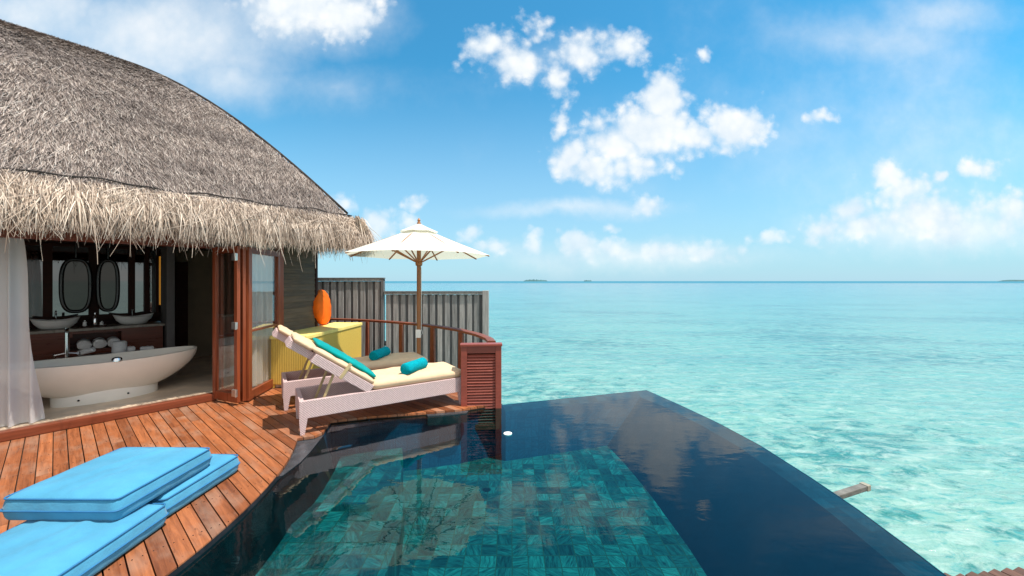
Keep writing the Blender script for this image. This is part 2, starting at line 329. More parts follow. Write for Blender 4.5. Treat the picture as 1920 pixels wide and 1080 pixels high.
# ------------------------------------------------------------------ mesh helpers
def link(o, parent=None):
    col.objects.link(o)
    if parent is not None: o.parent = parent
    return o
def tag(o, label=None, cat=None, group=None, kind=None):
    if label: o['label'] = label
    if cat: o['category'] = cat
    if group: o['group'] = group
    if kind: o['kind'] = kind
    return o
def thing(name, label, cat, loc=(0, 0, 0), rz=0.0, group=None):
    o = bpy.data.objects.new(name, None); o.empty_display_size = .2; link(o)
    o.location = loc; o.rotation_euler = (0, 0, rz); return tag(o, label, cat, group)
class MB:
    def __init__(s): s.bm = bmesh.new()
    def box(s, lo, hi, bevel=0.0, mat=None):
        bm = s.bm; x0, y0, z0 = lo; x1, y1, z1 = hi
        vs = [bm.verts.new(p) for p in ((x0, y0, z0), (x1, y0, z0), (x1, y1, z0), (x0, y1, z0), (x0, y0, z1), (x1, y0, z1), (x1, y1, z1), (x0, y1, z1))]
        fs = [bm.faces.new([vs[i] for i in f]) for f in ((3, 2, 1, 0), (4, 5, 6, 7), (0, 1, 5, 4), (1, 2, 6, 5), (2, 3, 7, 6), (3, 0, 4, 7))]
        if bevel:
            ed = list({e for f in fs for e in f.edges})
            r = bmesh.ops.bevel(bm, geom=ed, offset=bevel, segments=2, affect='EDGES', profile=.6)
            vs = list({v for f in r['faces'] for v in f.verts} | {v for v in vs if v.is_valid})
        if mat is not None: bmesh.ops.transform(bm, matrix=mat, verts=vs)
        return s
    def beam(s, p0, p1, w, h, up=(0, 0, 1), bevel=.004, w1=None, h1=None):
        p0 = Vector(p0); p1 = Vector(p1); d = (p1 - p0); L = d.length; d.normalize(); up = Vector(up)
        if abs(d.dot(up)) > .98: up = Vector((0, 1, 0))
        sx = d.cross(up).normalized(); uz = sx.cross(d).normalized()
        w1 = w if w1 is None else w1; h1 = h if h1 is None else h1
        bm = s.bm; vs = []
        for (p, a, b) in ((p0, w, h), (p1, w1, h1)):
            for (i, j) in ((-1, -1), (1, -1), (1, 1), (-1, 1)): vs.append(bm.verts.new(p + sx * (i * a / 2) + uz * (j * b / 2)))
        fs = [bm.faces.new([vs[i] for i in f]) for f in ((0, 1, 2, 3), (7, 6, 5, 4), (0, 4, 5, 1), (1, 5, 6, 2), (2, 6, 7, 3), (3, 7, 4, 0))]
        if bevel: bmesh.ops.bevel(bm, geom=list({e for f in fs for e in f.edges}), offset=bevel, segments=2, affect='EDGES', profile=.6)
        return s
    def tube(s, pts, rad, n=12, cap=True):
        bm = s.bm; pts = [Vector(p) for p in pts]; rads = rad if hasattr(rad, '__len__') else [rad] * len(pts)
        rings = []; ref = None
        for i, p in enumerate(pts):
            d = (pts[min(i + 1, len(pts) - 1)] - pts[max(i - 1, 0)]).normalized()
            if ref is None: ref = Vector((0, 0, 1)) if abs(d.z) < .9 else Vector((1, 0, 0))
            a = d.cross(ref).normalized(); b = a.cross(d).normalized(); ref = b
            rings.append([bm.verts.new(p + (a * math.cos(k * 2 * math.pi / n) + b * math.sin(k * 2 * math.pi / n)) * rads[i]) for k in range(n)])
        for r0, r1 in zip(rings, rings[1:]):
            for k in range(n): bm.faces.new((r0[k], r0[(k + 1) % n], r1[(k + 1) % n], r1[k]))
        if cap: bm.faces.new(rings[0][::-1]); bm.faces.new(rings[-1])
        return s
    def lathe(s, prof, c=(0, 0, 0), n=24, sx=1, sy=1, mat=None):
        bm = s.bm; rings = []; allv = []
        for (r, z) in prof:
            ring = [bm.verts.new((c[0] + sx * r * math.cos(k * 2 * math.pi / n), c[1] + sy * r * math.sin(k * 2 * math.pi / n), c[2] + z)) for k in range(n)]
            rings.append(ring); allv += ring
        for r0, r1 in zip(rings, rings[1:]):
            for k in range(n): bm.faces.new((r0[k], r0[(k + 1) % n], r1[(k + 1) % n], r1[k]))
        bm.faces.new(rings[0][::-1]); bm.faces.new(rings[-1])
        if mat is not None: bmesh.ops.transform(bm, matrix=mat, verts=allv)
        return s
    def prism(s, poly, z0, z1):
        bm = s.bm
        a = [bm.verts.new((x, y, z0)) for x, y in poly]; b = [bm.verts.new((x, y, z1)) for x, y in poly]
        bm.faces.new(a[::-1]); bm.faces.new(b)
        k = len(poly)
        for i in range(k): bm.faces.new((a[i], a[(i + 1) % k], b[(i + 1) % k], b[i]))
        return s
    def grid(s, fn, nu, nv, closed_u=False):
        bm = s.bm
        vs = [[bm.verts.new(fn(i / nu, j / nv)) for j in range(nv + 1)] for i in range(nu + (0 if closed_u else 1))]
        for i in range(nu):
            for j in range(nv):
                i1 = (i + 1) % len(vs); bm.faces.new((vs[i][j], vs[i1][j], vs[i1][j + 1], vs[i][j + 1]))
        return s
    def build(s, name, mat, parent=None, smooth=False, norm=True):
        if norm: bmesh.ops.recalc_face_normals(s.bm, faces=s.bm.faces)
        me = bpy.data.meshes.new(name); s.bm.to_mesh(me); s.bm.free()
        me.materials.append(mat)
        if smooth:
            me.shade_smooth()
            if smooth is not True: me.set_sharp_from_angle(angle=R(smooth))
        return link(bpy.data.objects.new(name, me), parent)
def cushion_bm(mb, lo, hi, rnd=.04, puff=.02, nx=14, ny=14, wr=.006, seed=0):
    """soft pad: rounded rectangle, bulging top, small wrinkles"""
    rs = random.Random(seed); ph = [rs.uniform(0, 6.28) for _ in range(8)]
    x0, y0, z0 = lo; x1, y1, z1 = hi; cx, cy, cz = (x0 + x1) / 2, (y0 + y1) / 2, (z0 + z1) / 2
    hx, hy, hz = (x1 - x0) / 2, (y1 - y0) / 2, (z1 - z0) / 2
    bm = mb.bm; n = 22
    tmp = bmesh.new(); bmesh.ops.create_cube(tmp, size=2.0)
    bmesh.ops.subdivide_edges(tmp, edges=tmp.edges[:], cuts=n, use_grid_fill=True)
    mp = {}
    for v in tmp.verts:
        x, y, z = v.co.x * hx, v.co.y * hy, v.co.z * hz
        r = min(rnd, hz * .95)
        q = Vector((max(-hx + r, min(hx - r, x)), max(-hy + r, min(hy - r, y)), max(-hz + r, min(hz - r, z))))
        d = Vector((x, y, z)) - q
        if d.length > 1e-9:
            # cube surface -> rounded box
            p = q + d.normalized() * r
        else: p = Vector((x, y, z))
        a, b = x / hx, y / hy
        bul = puff * (1 - a ** 4) * (1 - b ** 4)
        w = wr * (math.sin(9 * a + 4 * b + ph[0]) * math.sin(7 * b + ph[1]) + .6 * math.sin(19 * a - 8 * b + ph[2]) * math.sin(3 * a + ph[3]))
        if v.co.z > .5: p.z += bul + w * (1 - a ** 6) * (1 - b ** 6)
        side = (1 - abs(v.co.z)) if abs(v.co.z) < 1 else 0
        p.x += (puff * .5 + wr * .3 * math.sin(11 * b + ph[4])) * side * (v.co.x if abs(v.co.x) > .99 else 0)
        p.y += (puff * .5 + wr * .3 * math.sin(11 * a + ph[5])) * side * (v.co.y if abs(v.co.y) > .99 else 0)
        mp[v.index] = bm.verts.new((cx + p.x, cy + p.y, cz + p.z))
    for f in tmp.faces: bm.faces.new([mp[v.index] for v in f.verts])
    tmp.free(); return mb
def ring_pts(lo, hi, z, r=.04, out=0.0, k=5):
    x0, y0 = lo[0] - out, lo[1] - out; x1, y1 = hi[0] + out, hi[1] + out; pts = []
    for (cx, cy, a0) in ((x1 - r, y1 - r, 0), (x0 + r, y1 - r, 90), (x0 + r, y0 + r, 180), (x1 - r, y0 + r, 270)):
        for i in range(k + 1):
            a = R(a0 + 90 * i / k); pts.append((cx + r * math.cos(a), cy + r * math.sin(a), z))
    pts.append(pts[0]); return pts

# blades (thatch leaves): many small bent strips in one mesh
def blades(name, paths, width, mat, parent, side):
    """paths: (N,K,3) points of each strip's spine, side: (N,3) sideways unit vectors, width: (N,)"""
    N, K, _ = paths.shape
    taper = np.linspace(1, .35, K)[None, :, None]
    off = side[:, None, :] * (width[:, None, None] * .5) * taper
    v = np.stack([paths - off, paths + off], axis=2).reshape(-1, 3)
    base = (np.arange(N) * K * 2)[:, None] + (np.arange(K - 1) * 2)[None, :]
    f = np.stack([base, base + 1, base + 3, base + 2], axis=-1).reshape(-1, 4)
    me = bpy.data.meshes.new(name)
    me.vertices.add(len(v)); me.vertices.foreach_set('co', v.astype(np.float32).ravel())
    me.loops.add(f.size); me.loops.foreach_set('vertex_index', f.astype(np.int32).ravel())
    me.polygons.add(len(f)); me.polygons.foreach_set('loop_start', np.arange(0, f.size, 4, dtype=np.int32))
    me.update(calc_edges=True); me.validate()
    me.materials.append(mat)
    return link(bpy.data.objects.new(name, me), parent)
def nrmz(a): return a / np.maximum(np.linalg.norm(a, axis=-1, keepdims=True), 1e-9)

# ------------------------------------------------------------------ frames of the place
DZ = .04                                              # deck level above the pool's water
A1 = Vector((-4.404, 5.612, 0)); U = Vector((.639, .769, 0)); Nn = Vector((-.769, .639, 0))
VROT = math.atan2(.769, .639)
def to_local(x, y):
    d = Vector((x, y, 0)) - A1; return (d.dot(U), d.dot(Nn))

# ------------------------------------------------------------------ lagoon
mb = MB(); bm = mb.bm
rad = 30000; ring = [bm.verts.new((rad * math.cos(k * math.pi / 48), rad * math.sin(k * math.pi / 48), 0)) for k in range(96)]
bm.faces.new(ring); o = mb.build('sea', M['sea']); o.location = (0, 0, -1.8); tag(o, kind='structure')

# ------------------------------------------------------------------ pool
arc = [(-2.05 - (3.8 - math.sqrt(3.8 ** 2 - (y - 2.65) ** 2)), y) for y in np.linspace(-.6, 3.43, 24)]
deck_arc_top = [(-2.05 - (3.8 - math.sqrt(3.8 ** 2 - (y - 2.65) ** 2)), y) for y in np.linspace(3.43, 4.24, 7)]
water_l = [(-2.115, 3.50), (-2.095, 3.76), (-2.12, 3.99), (-2.165, 4.25), (-2.19, 4.40)]
backline = [(-2.284, 4.78), (-1.85, 4.93), (-1.3, 5.07), (-.75, 5.23), (-.14, 5.53)]
Pc = (2.223, 6.274)
right = [(2.44, 5.55), (2.622, 4.83), (2.726, 4.17), (2.745, 3.487), (2.735, 3.0), (2.685, 2.5), (2.60, 1.9), (2.47, 1.2), (2.3, .5), (2.1, -.1), (1.9, -.6)]
outline = arc + water_l + backline + [Pc] + right     # clockwise seen from above
mb = MB(); bm = mb.bm
f = bm.faces.new([bm.verts.new((x, y, 0)) for x, y in outline]); f.normal_update()
if f.normal.z < 0: f.normal_flip()
o = mb.build('pool_water', M['poolwater'], norm=False); tag(o, kind='structure')
pool = thing('infinity_pool', 'dark tiled infinity pool with green stone floor and overflowing edges above the lagoon', 'pool')
def offset_in(poly_pts, d):                           # move points inward (to the right of a clockwise path)
    out = []
    for i, p in enumerate(poly_pts):
        a = Vector(poly_pts[max(i - 1, 0)]); b = Vector(poly_pts[min(i + 1, len(poly_pts) - 1)])
        t_ = (b - a).normalized(); nn_ = Vector((t_.y, -t_.x)); out.append((p[0] + nn_.x * d, p[1] + nn_.y * d))
    return out
edge = [(-.14, 5.53), Pc] + right                     # overflowing edge
ei_back = [(-.09, 5.31), (2.02, 5.97)]
ei_right = offset_in(right, .22)
ei = ei_back + ei_right
# lip just under the surface
mb = MB(); bm = mb.bm
vo = [bm.verts.new((x, y, -.012)) for x, y in edge]; vi = [bm.verts.new((x, y, -.03)) for x, y in ei]
for i in range(len(edge) - 1): bm.faces.new((vo[i], vo[i + 1], vi[i + 1], vi[i]))
mb.build('overflow_lip', M['tileledge'], pool)
FZ = -.72
def wall_strip(name, top, bot, mat):
    mb = MB(); bm = mb.bm; uvl = bm.loops.layers.uv.new('UVMap')
    a = [bm.verts.new(p) for p in top]; b_ = [bm.verts.new(p) for p in bot]; L = [0]
    for i in range(len(top) - 1): L.append(L[-1] + (Vector(top[i + 1]) - Vector(top[i])).length)
    for i in range(len(top) - 1):
        f = bm.faces.new((a[i], a[i + 1], b_[i + 1], b_[i]))
        for lp in f.loops:
            k = i if lp.vert in (a[i], b_[i]) else i + 1
            lp[uvl].uv = (L[k], lp.vert.co.z)
    return mb.build(name, mat, pool, norm=False)
inner_l = arc + water_l + backline
# inner walls: left and back-left
wl = [(x, y, .03 if i < len(arc) else 0.006) for i, (x, y) in enumerate(inner_l)]
nl = len(arc) + len(water_l)
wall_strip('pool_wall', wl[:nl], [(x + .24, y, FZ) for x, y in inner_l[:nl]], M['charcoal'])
wall_strip('pool_wall', wl[nl - 1:], [(x + .02, y, FZ) for x, y in inner_l[nl - 1:]], M['tileblue'])
floor_r = [(1.46, 5.93), (1.56, 5.2), (1.63, 4.5), (1.67, 3.57), (1.66, 2.6), (1.55, 1.5), (1.35, .6), (1.1, -.6)]
back_i = [(-.14, 5.53, -.012), (-.09, 5.31, -.03), (2.02, 5.97, -.03)]
wall_strip('pool_wall', [(-.14, 5.50, -.02), (-.09, 5.31, -.03), (2.02, 5.97, -.03)], [(-.14, 5.50, FZ), (-.09, 5.305, FZ), (1.46, 5.93 - .12, FZ)], M['tileblue'])
# right wall battered inward, its dark navy standing in for its shadow on the floor
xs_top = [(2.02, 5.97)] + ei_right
def resample(pts, n):
    pts = [Vector(p) for p in pts]; L = [0]
    for a_, b_ in zip(pts, pts[1:]): L.append(L[-1] + (b_ - a_).length)
    return [tuple(np.array([np.interp(s_, L, [p[k] for p in pts]) for k in range(len(pts[0]))])) for s_ in np.linspace(0, L[-1], n)]
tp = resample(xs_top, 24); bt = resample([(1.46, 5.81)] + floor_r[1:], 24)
wall_strip('pool_wall', [(x, y, -.03) for x, y in tp], [(x, y, FZ) for x, y in bt], M['tileshadow'])
# floor
mb = MB(); bm = mb.bm
f = bm.faces.new([bm.verts.new((x, y, FZ)) for x, y in [(-2.9, -.6)] + inner_l[1:] + [(-.09, 5.305)] + bt]); f.normal_update()
if f.normal.z < 0: f.normal_flip()
mb.build('pool_floor', M['tile'], pool, norm=False)
# underwater bench along the curved side
bench = [(-2.9, -.6)] + [(x + .13, y) for x, y in inner_l[1:30]] + [(-1.45, 5.01), (-1.32, 4.6), (-1.24, 4.2), (-1.08, 3.8), (-.97, 3.3), (-.95, 2.9), (-.97, 2.2), (-1.1, 1.2), (-1.4, .2), (-1.7, -.6)]
mb = MB(); mb.prism(bench, FZ + .005, -.40); mb.build('bench', M['tile'], pool)
# outer shell
ext = [(x, y) for x, y in edge]
wall_strip('outer_wall', [(x, y, -.004) for x, y in ext], [(x * .985, y * .985, -1.15) for x, y in ext], M['poolwall'])
# floating disc
fd = thing('floating_disc', 'small white round disc floating on the pool near the louvred screen', 'pool float', (-.05, 4.48, 0))
MB().lathe([(.038, -.02), (.050, -.012), (.050, .002), (.044, .006)], n=28).build('rim', M['label'], fd, 40)
MB().lathe([(.043, .004), (.03, .009), (.012, .012)], n=24).build('lid', M['ceramic'], fd, 40)
# strut under the pool edge
st = thing('support_strut', 'grey weathered strut sticking out over the lagoon from under the pool edge', 'strut', (2.7, 3.76, -.5))
MB().beam((0, 0, 0), (1.22, .47, 0), .07, .055, bevel=.008).build('beam', M['concrete'], st)
MB().beam((1.22, .47, 0), (1.28, .493, 0), .08, .066, bevel=.008).build('end_cap', simple('pale_cap', (.30, .28, .22), .8), st)

# ------------------------------------------------------------------ deck
def clip(poly, a, b, c):                               # keep a*x+b*y<=c
    out = []
    for i in range(len(poly)):
        p, q = poly[i], poly[(i + 1) % len(poly)]
        dp_, dq = a * p[0] + b * p[1] - c, a * q[0] + b * q[1] - c
        if dp_ <= 0: out.append(p)
        if dp_ * dq < 0:
            s_ = dp_ / (dp_ - dq); out.append((p[0] + (q[0] - p[0]) * s_, p[1] + (q[1] - p[1]) * s_))
    return out
rail_path = [(-4.3, 9.04), (-3.75, 8.90), (-3.17, 8.67), (-2.6, 8.37), (-2.03, 8.0), (-1.45, 7.52), (-.97, 7.03), (-.55, 6.38), (-.36, 5.95), (-.30, 5.62)]
deck_w = [tuple((A1 - U * 7.5)[:2]), tuple(A1[:2]), (-4.30, 5.85), (-4.2, 6.6), (-4.15, 7.7), (-4.9, 9.2)] + [(x + .03, y + .06) for x, y in rail_path] + \
    [(-.28, 5.42), (-.73, 5.195), (-1.3, 5.05), (-1.85, 4.93), (-2.284, 4.776), (-2.20, 4.42), (-2.25, 4.30)] + deck_arc_top[::-1] + arc[::-1] + [(-3.5, -1.0), (-6.5, -3.2)]
deck_l = [to_local(*p) for p in deck_w]
mb = MB(); bm = mb.bm; x = min(p[0] for p in deck_l); pitch = .1
while x < max(p[0] for p in deck_l):
    w_ = .092 + random.uniform(-.001, .001)
    pl = clip(clip(deck_l, -1, 0, -x), 1, 0, x + w_)
    cl = []
    for p in pl:
        if not cl or (Vector(p) - Vector(cl[-1])).length > 1e-4: cl.append(p)
    if len(cl) > 2 and (Vector(cl[0]) - Vector(cl[-1])).length < 1e-4: cl.pop()
    if len(cl) > 2:
        z = DZ + random.uniform(-.0015, .0015)
        # break each run into boards at random butt joints
        ys = [p[1] for p in cl]; y0, y1 = min(ys), max(ys); cuts = [y0 - 1]; yy = y0 + random.uniform(.8, 3.0)
        while yy < y1 - .3: cuts.append(yy); yy += random.uniform(2.2, 3.2)
        cuts.append(y1 + 1)
        for a_, b_ in zip(cuts, cuts[1:]):
            q = clip(clip(cl, 0, -1, -(a_ + .002)), 0, 1, b_ - .002)
            if len(q) < 3: continue
            try:
                top = [bm.verts.new((p[0], p[1], z)) for p in q]; bot = [bm.verts.new((p[0], p[1], z - .028)) for p in q]
                bm.faces.new(top); k = len(q)
                for i in range(k): bm.faces.new((top[i], top[(i + 1) % k], bot[(i + 1) % k], bot[i]))
            except ValueError: pass
    x += pitch
SCR = MB(); k2 = SCR.bm
for xi in np.arange(min(p[0] for p in deck_l), max(p[0] for p in deck_l), pitch):
    for yj in np.arange(-9, 4, .45):
        for dx in (.022, .070):
            X0, Y0 = xi + dx, yj + random.uniform(-.006, .006)
            ins = False; j_ = len(deck_l) - 1
            for i_ in range(len(deck_l)):
                (xa, ya), (xb, yb) = deck_l[i_], deck_l[j_]
                if (ya > Y0) != (yb > Y0) and X0 < (xb - xa) * (Y0 - ya) / (yb - ya) + xa: ins = not ins
                j_ = i_
            if ins:
                f_ = bm.faces.new([bm.verts.new((X0 + .0045 * math.cos(q), Y0 + .0045 * math.sin(q), DZ + .0022)) for q in np.linspace(0, 2 * math.pi, 7)[:-1]]); f_.material_index = 1
SCR.bm.free()
deck = mb.build('deck', M['deck']); deck.data.materials.append(M['black']); deck.location = A1; deck.rotation_euler = (0, 0, VROT); tag(deck, kind='structure')
# dark sheet added under the boards to paint the shade in the gaps
mb = MB(); mb.prism([(p[0], p[1]) for p in deck_w], -.02, .006); o = mb.build('gap_shade_sheet', simple('painted_gap_shade', (.02, .012, .008), .9)); tag(o, kind='structure')
# dark ledge of wet stone between the boards and the water
mb = MB(); mb.prism(deck_arc_top + [(-2.25, 4.30), (-2.20, 4.41)] + water_l[::-1], -.10, .0075); o = mb.build('pool_ledge', M['ledge']); tag(o, kind='structure')
mb = MB(); mb.prism([(-1.15, 5.085), (-.80, 5.18), (-.60, 5.24), (-.62, 5.15), (-.80, 5.09), (-1.12, 5.04)], -.12, .012)
mb.build('coping', M['ledge'], pool)

# ------------------------------------------------------------------ villa
villa = thing('thatched_villa', 'thatched water villa with open bathroom front and curved grey palm roof', 'villa', A1, VROT)
kn = [0, .3, .6, 1.03, 1.46, 1.87, 2.25, 2.8, 3.4, 4.2, 5.0]
kz = [2.669, 3.015, 3.483, 4.036, 4.499, 4.802, 5.245, 5.53, 5.68, 5.72, 5.72]
cf = np.polyfit(kn, kz, 5)
def zr(r): return np.polyval(cf, r)
def dzr(r): return np.polyval(np.polyder(cf), r)
EX, EY = 2.088, -.62                                     # outer corner of the eave, local
XL = -9.5; DEP = 10.0
# roof bed
mb = MB(); bm = mb.bm; nr = 22
rs = np.linspace(0, 5, nr)
rings = []
for r in rs:
    z = float(zr(r)) - .03
    rings.append([bm.verts.new(p) for p in ((XL + r, EY + r, z), (EX - r, EY + r, z), (EX - r, EY + DEP - r, z), (XL + r, EY + DEP - r, z))])
for a_, b_ in zip(rings, rings[1:]):
    for k in range(4): bm.faces.new((a_[k], a_[(k + 1) % 4], b_[(k + 1) % 4], b_[k]))
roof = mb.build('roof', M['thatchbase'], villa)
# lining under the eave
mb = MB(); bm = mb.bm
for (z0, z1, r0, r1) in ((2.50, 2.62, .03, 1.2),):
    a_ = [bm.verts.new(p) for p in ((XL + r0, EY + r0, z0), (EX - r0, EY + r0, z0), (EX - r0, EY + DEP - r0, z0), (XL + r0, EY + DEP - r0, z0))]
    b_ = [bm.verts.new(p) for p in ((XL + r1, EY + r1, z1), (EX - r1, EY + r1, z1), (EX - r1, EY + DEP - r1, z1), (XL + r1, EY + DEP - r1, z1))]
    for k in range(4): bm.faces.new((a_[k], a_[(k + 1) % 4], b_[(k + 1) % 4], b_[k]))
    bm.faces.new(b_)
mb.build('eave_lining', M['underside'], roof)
def face_blades(name, n, tmin, tmax, face, length=(.16, .34), wid=(.009, .018), lift=(.006, .04), rmin=.2):
    """leaf strips laid down a roof face; face 0 = front (pool side), 1 = right hip side"""
    r = rmin + (5 - rmin) * rng.random(n) ** 1.0
    t_ = tmin + (tmax - tmin) * rng.random(n)
    keep = (t_ <= -r) if face == 0 else (t_ >= r)        # distance along the eave from the corner, corner at 0
    r, t_ = r[keep], t_[keep]; n = len(r)
    L = rng.uniform(*length, n); yaw = rng.normal(0, .28, n) + .35 * np.sin(t_ * 2.1 + r * 1.3) * .5
    slope = np.arctan(dzr(r)); dr = -np.cos(slope); dz = -np.sin(slope)
    K = 3; s = np.linspace(0, 1, K)
    lf = rng.uniform(*lift, n)
    pts = np.zeros((n, K, 3)); 
    ca, sa = np.cos(yaw), np.sin(yaw)
    nx = np.sin(slope); nzv = np.cos(slope)              # outward normal: (-sin, cos) in (r,z)
    for k in range(K):
        d = L * s[k]; up = lf * s[k] ** 1.5 + .004
        rr = r + dr * d * ca - nx * up; zz = zr(r) + dz * d * ca + nzv * up
        tt = t_ + d * sa
        if face == 0: pts[:, k] = np.stack([EX + tt, EY + rr, zz], -1)
        else: pts[:, k] = np.stack([EX - rr, EY + tt, zz], -1)
    d0 = pts[:, -1] - pts[:, 0]
    nv = np.stack([np.zeros(n), -nx, nzv], -1) if face == 0 else np.stack([nx, np.zeros(n), nzv], -1)
    side = nrmz(np.cross(nrmz(d0), nv)); tw = rng.normal(0, .5, n)[:, None]
    side = nrmz(side * np.cos(tw) + nv * np.sin(tw))
    return blades(name, pts, rng.uniform(*wid, n), M['thatch'], roof, side)
face_blades('thatch_cover', 170000, -7.6, 0, 0, (.14, .32), (.006, .0125))
face_blades('thatch_cover', 16000, 0, 6, 1, (.2, .4), (.014, .024))
# ridge cap running up the hip
hp = [(EX - r + .0, EY + r, float(zr(r)) + .012) for r in np.linspace(.25, 5, 30)]
MB().tube(hp, .022, 6).build('hip_cap', M['rope'], roof, True)
# fringe: long straw leaves hanging over the eave
def fringe(name, n, t0, t1, face, rr=(-.02, .26), length=(.42, .72), wid=(.010, .022), out=(.25, .8), layer=0.0):
    r = rng.uniform(*rr, n) + layer; t_ = rng.uniform(t0, t1, n)
    L = rng.uniform(*length, n); yaw = rng.normal(0, .17, n) + .10 * np.sin(t_ * 9); K = 7
    pts = np.zeros((n, K, 3)); o_ = rng.uniform(*out, n); curl = rng.normal(0, .16, n)
    wild = rng.random(n) < .05; yaw[wild] *= 3.0; L[wild] *= 1.25; curl[wild] *= 2.2
    fade = np.clip((-t_ if face == 0 else t_) / .5, 0, 1)
    pos_r = r.copy(); pos_z = zr(np.maximum(r, 0.0)) + .02 + rng.uniform(-.02, .03, n); pos_t = t_.copy()
    bump_ = .05 * np.sin(t_ * 2.3) + .03 * np.sin(t_ * 6.1 + 1)
    for k in range(K):
        if face == 0: pts[:, k] = np.stack([EX + pos_t, EY + pos_r, pos_z], -1)
        else: pts[:, k] = np.stack([EX - pos_r, EY + pos_t, pos_z], -1)
        f_ = k / (K - 1)
        h = np.clip(o_ * (1 - f_) ** 1.3, -1, 1)         # outward share, falls off as the leaf bends down
        st_ = L / (K - 1)
        pos_r = pos_r - st_ * h; pos_z = pos_z - st_ * np.sqrt(np.maximum(.05, 1 - h ** 2)) * np.cos(yaw)
        pos_t = pos_t + st_ * (np.sin(yaw) + curl * f_ * 1.3)
    d0 = nrmz(pts[:, -1] - pts[:, 0]); ref = np.tile(np.array([[0, -1.0, .3]]) if face == 0 else np.array([[1.0, 0, .3]]), (n, 1))
    side = nrmz(np.cross(d0, ref)); tw = rng.normal(0, .7, n)[:, None]
    side = nrmz(side * np.cos(tw) + ref * np.sin(tw))
    return blades(name, pts, rng.uniform(*wid, n), M['fringe'], roof, side)
fringe('thatch_fringe', 17000, -7.8, .04, 0, (.0, .20), (.24, .48), (.005, .012), (.2, .75))
fringe('thatch_fringe', 8500, -7.8, .04, 0, (.0, .10), (.24, .44), (.005, .011), (.0, .45))
fringe('thatch_fringe', 14000, -7.8, -.05, 0, (.06, .19), (.14, .30), (.005, .011), (.55, .95))
fringe('thatch_fringe', 420, -7.8, -.05, 0, (.0, .18), (.45, .72), (.006, .012), (.1, .8))
fringe('thatch_fringe', 4200, -.05, 6, 1, (.05, .2), (.26, .52), (.010, .022), (.05, .45))
rp = [(EX + x_, EY + .205 + .012 * math.sin(x_ * 9), float(zr(.205)) + .05 + .014 * math.sin(x_ * 5.3) + .01 * math.sin(x_ * 13)) for x_ in np.linspace(-7.8, -.2, 90)]
MB().tube(rp, .010, 6).build('eave_rope', M['rope'], roof, True)

# facade and rooms (local: x along the facade, y into the house)
MB().box((-8, -.06, 2.28), (-.02, .06, 2.46), .008).build('header_beam', M['redwood_x'], villa)
MB().box((-8, -.05, DZ + .002), (0.02, .07, .145), .01).build('threshold', M['redwood_x'], villa)
fl = MB(); fl.prism([(-8, .072), (-.02, .072), (.2, .25), (.95, -.02), (1.6, .6), (1.75, 3.7), (-8, 3.7)], -.02, .155); fl.build('interior_floor', M['floorstone'], villa)
MB().box((-8, 0.0, 2.47), (1.5, 6, 2.5)).build('ceiling', M['ceil'], villa)
mbw = MB(); mbw.box((-8, 3.45, .155), (-.18, 3.6, 2.47)); mbw.build('back_wall', M['darkwood'], villa)
MB().box((-.17, 2.55, .155), (-.055, 3.2, 2.46), .006).build('column', M['greywall'], villa)
mbw = MB(); mbw.box((-.05, 3.55, .155), (1.74, 3.7, 2.47)); mbw.build('passage_wall', M['plaster'], villa)
pd = MB(); pd.box((.10, 3.50, .16), (.30, 3.545, 2.2), .004); pd.build('passage_door', M['darkwood'], villa)
MB().box((-.02, 3.42, .16), (.07, 3.54, 2.46), .004).build('door_post', M['darkwood'], villa)
MB().box((-8.1, 0.08, .155), (-8, 6, 2.47)).build('side_wall', M['darkwood'], villa)
MB().box((.2, 6, .0), (-8, 6.1, 2.47)).build('rear_wall', M['darkwood'], villa)
MB().beam((.75, 3.25, .62), (1.35, 3.25, .62), .35, .04).beam((.82, 3.25, .16), (.82, 3.25, .6), .05, .05).beam((1.28, 3.25, .16), (1.28, 3.25, .6), .05, .05).build('console', M['redwood_x'], villa)
# mirror wall with upright posts
mm = MB(); mm.box((-3.2, 3.42, 1.18), (-.06, 3.447, 2.44)); mm.build('mirror_panel', M['mirror'], villa)
mp_ = MB()
for x_, w_ in ((-2.55, .05), (-1.59, .055), (-1.053, .065), (-.56, .045), (-.35, .032), (-.20, .02)):
    mp_.box((x_ - w_, 3.35, 1.1), (x_ + w_, 3.418, 2.45), .004)
mp_.box((-3.2, 3.34, 1.08), (-.06, 3.415, 1.178), .004); mp_.box((-3.2, 3.36, 2.41), (-.06, 3.417, 2.46), .004)
mp_.build('mirror_posts', M['darkwood'], villa)
MB().box((-.165, 3.34, 1.32), (-.075, 3.416, 2.3), .01).build('amber_panel', M['amber'], villa)
# folded door leaf and fixed glazed panel, cladding wall beyond
def w2l(x, y, z=0.0): a_, b_ = to_local(x, y); return Vector((a_, b_, z))
def glazed(name, p0, p1, z0, z1, st=.075, th=.045, rails=(), bottom=.12, extra=None):
    p0 = w2l(*p0); p1 = w2l(*p1); d = (p1 - p0); L = d.length; a_ = math.atan2(d.y, d.x)
    mat = Matrix.Translation(p0) @ Matrix.Rotation(a_, 4, 'Z')
    f = MB(); f.box((0, -th / 2, z0), (st, th / 2, z1), .005); f.box((L - st, -th / 2, z0), (L, th / 2, z1), .005)
    f.box((st, -th / 2 + .003, z1 - .09), (L - st, th / 2 - .003, z1), .004); f.box((st, -th / 2 + .003, z0), (L - st, th / 2 - .003, z0 + bottom), .004)
    for zz in rails: f.box((st, -th / 2 + .004, zz), (L - st, th / 2 - .004, zz + .03), .003)
    ob = f.build(name, M['redwood_z'], villa); ob.matrix_local = mat
    g = MB(); g.box((st, -.004, z0 + bottom), (L - st, .004, z1 - .09)); g.build('pane', M['glass'], ob)
    return ob
d1 = glazed('door', (-4.40, 5.60), (-3.87, 5.37), .075, 2.30, .07, .045)
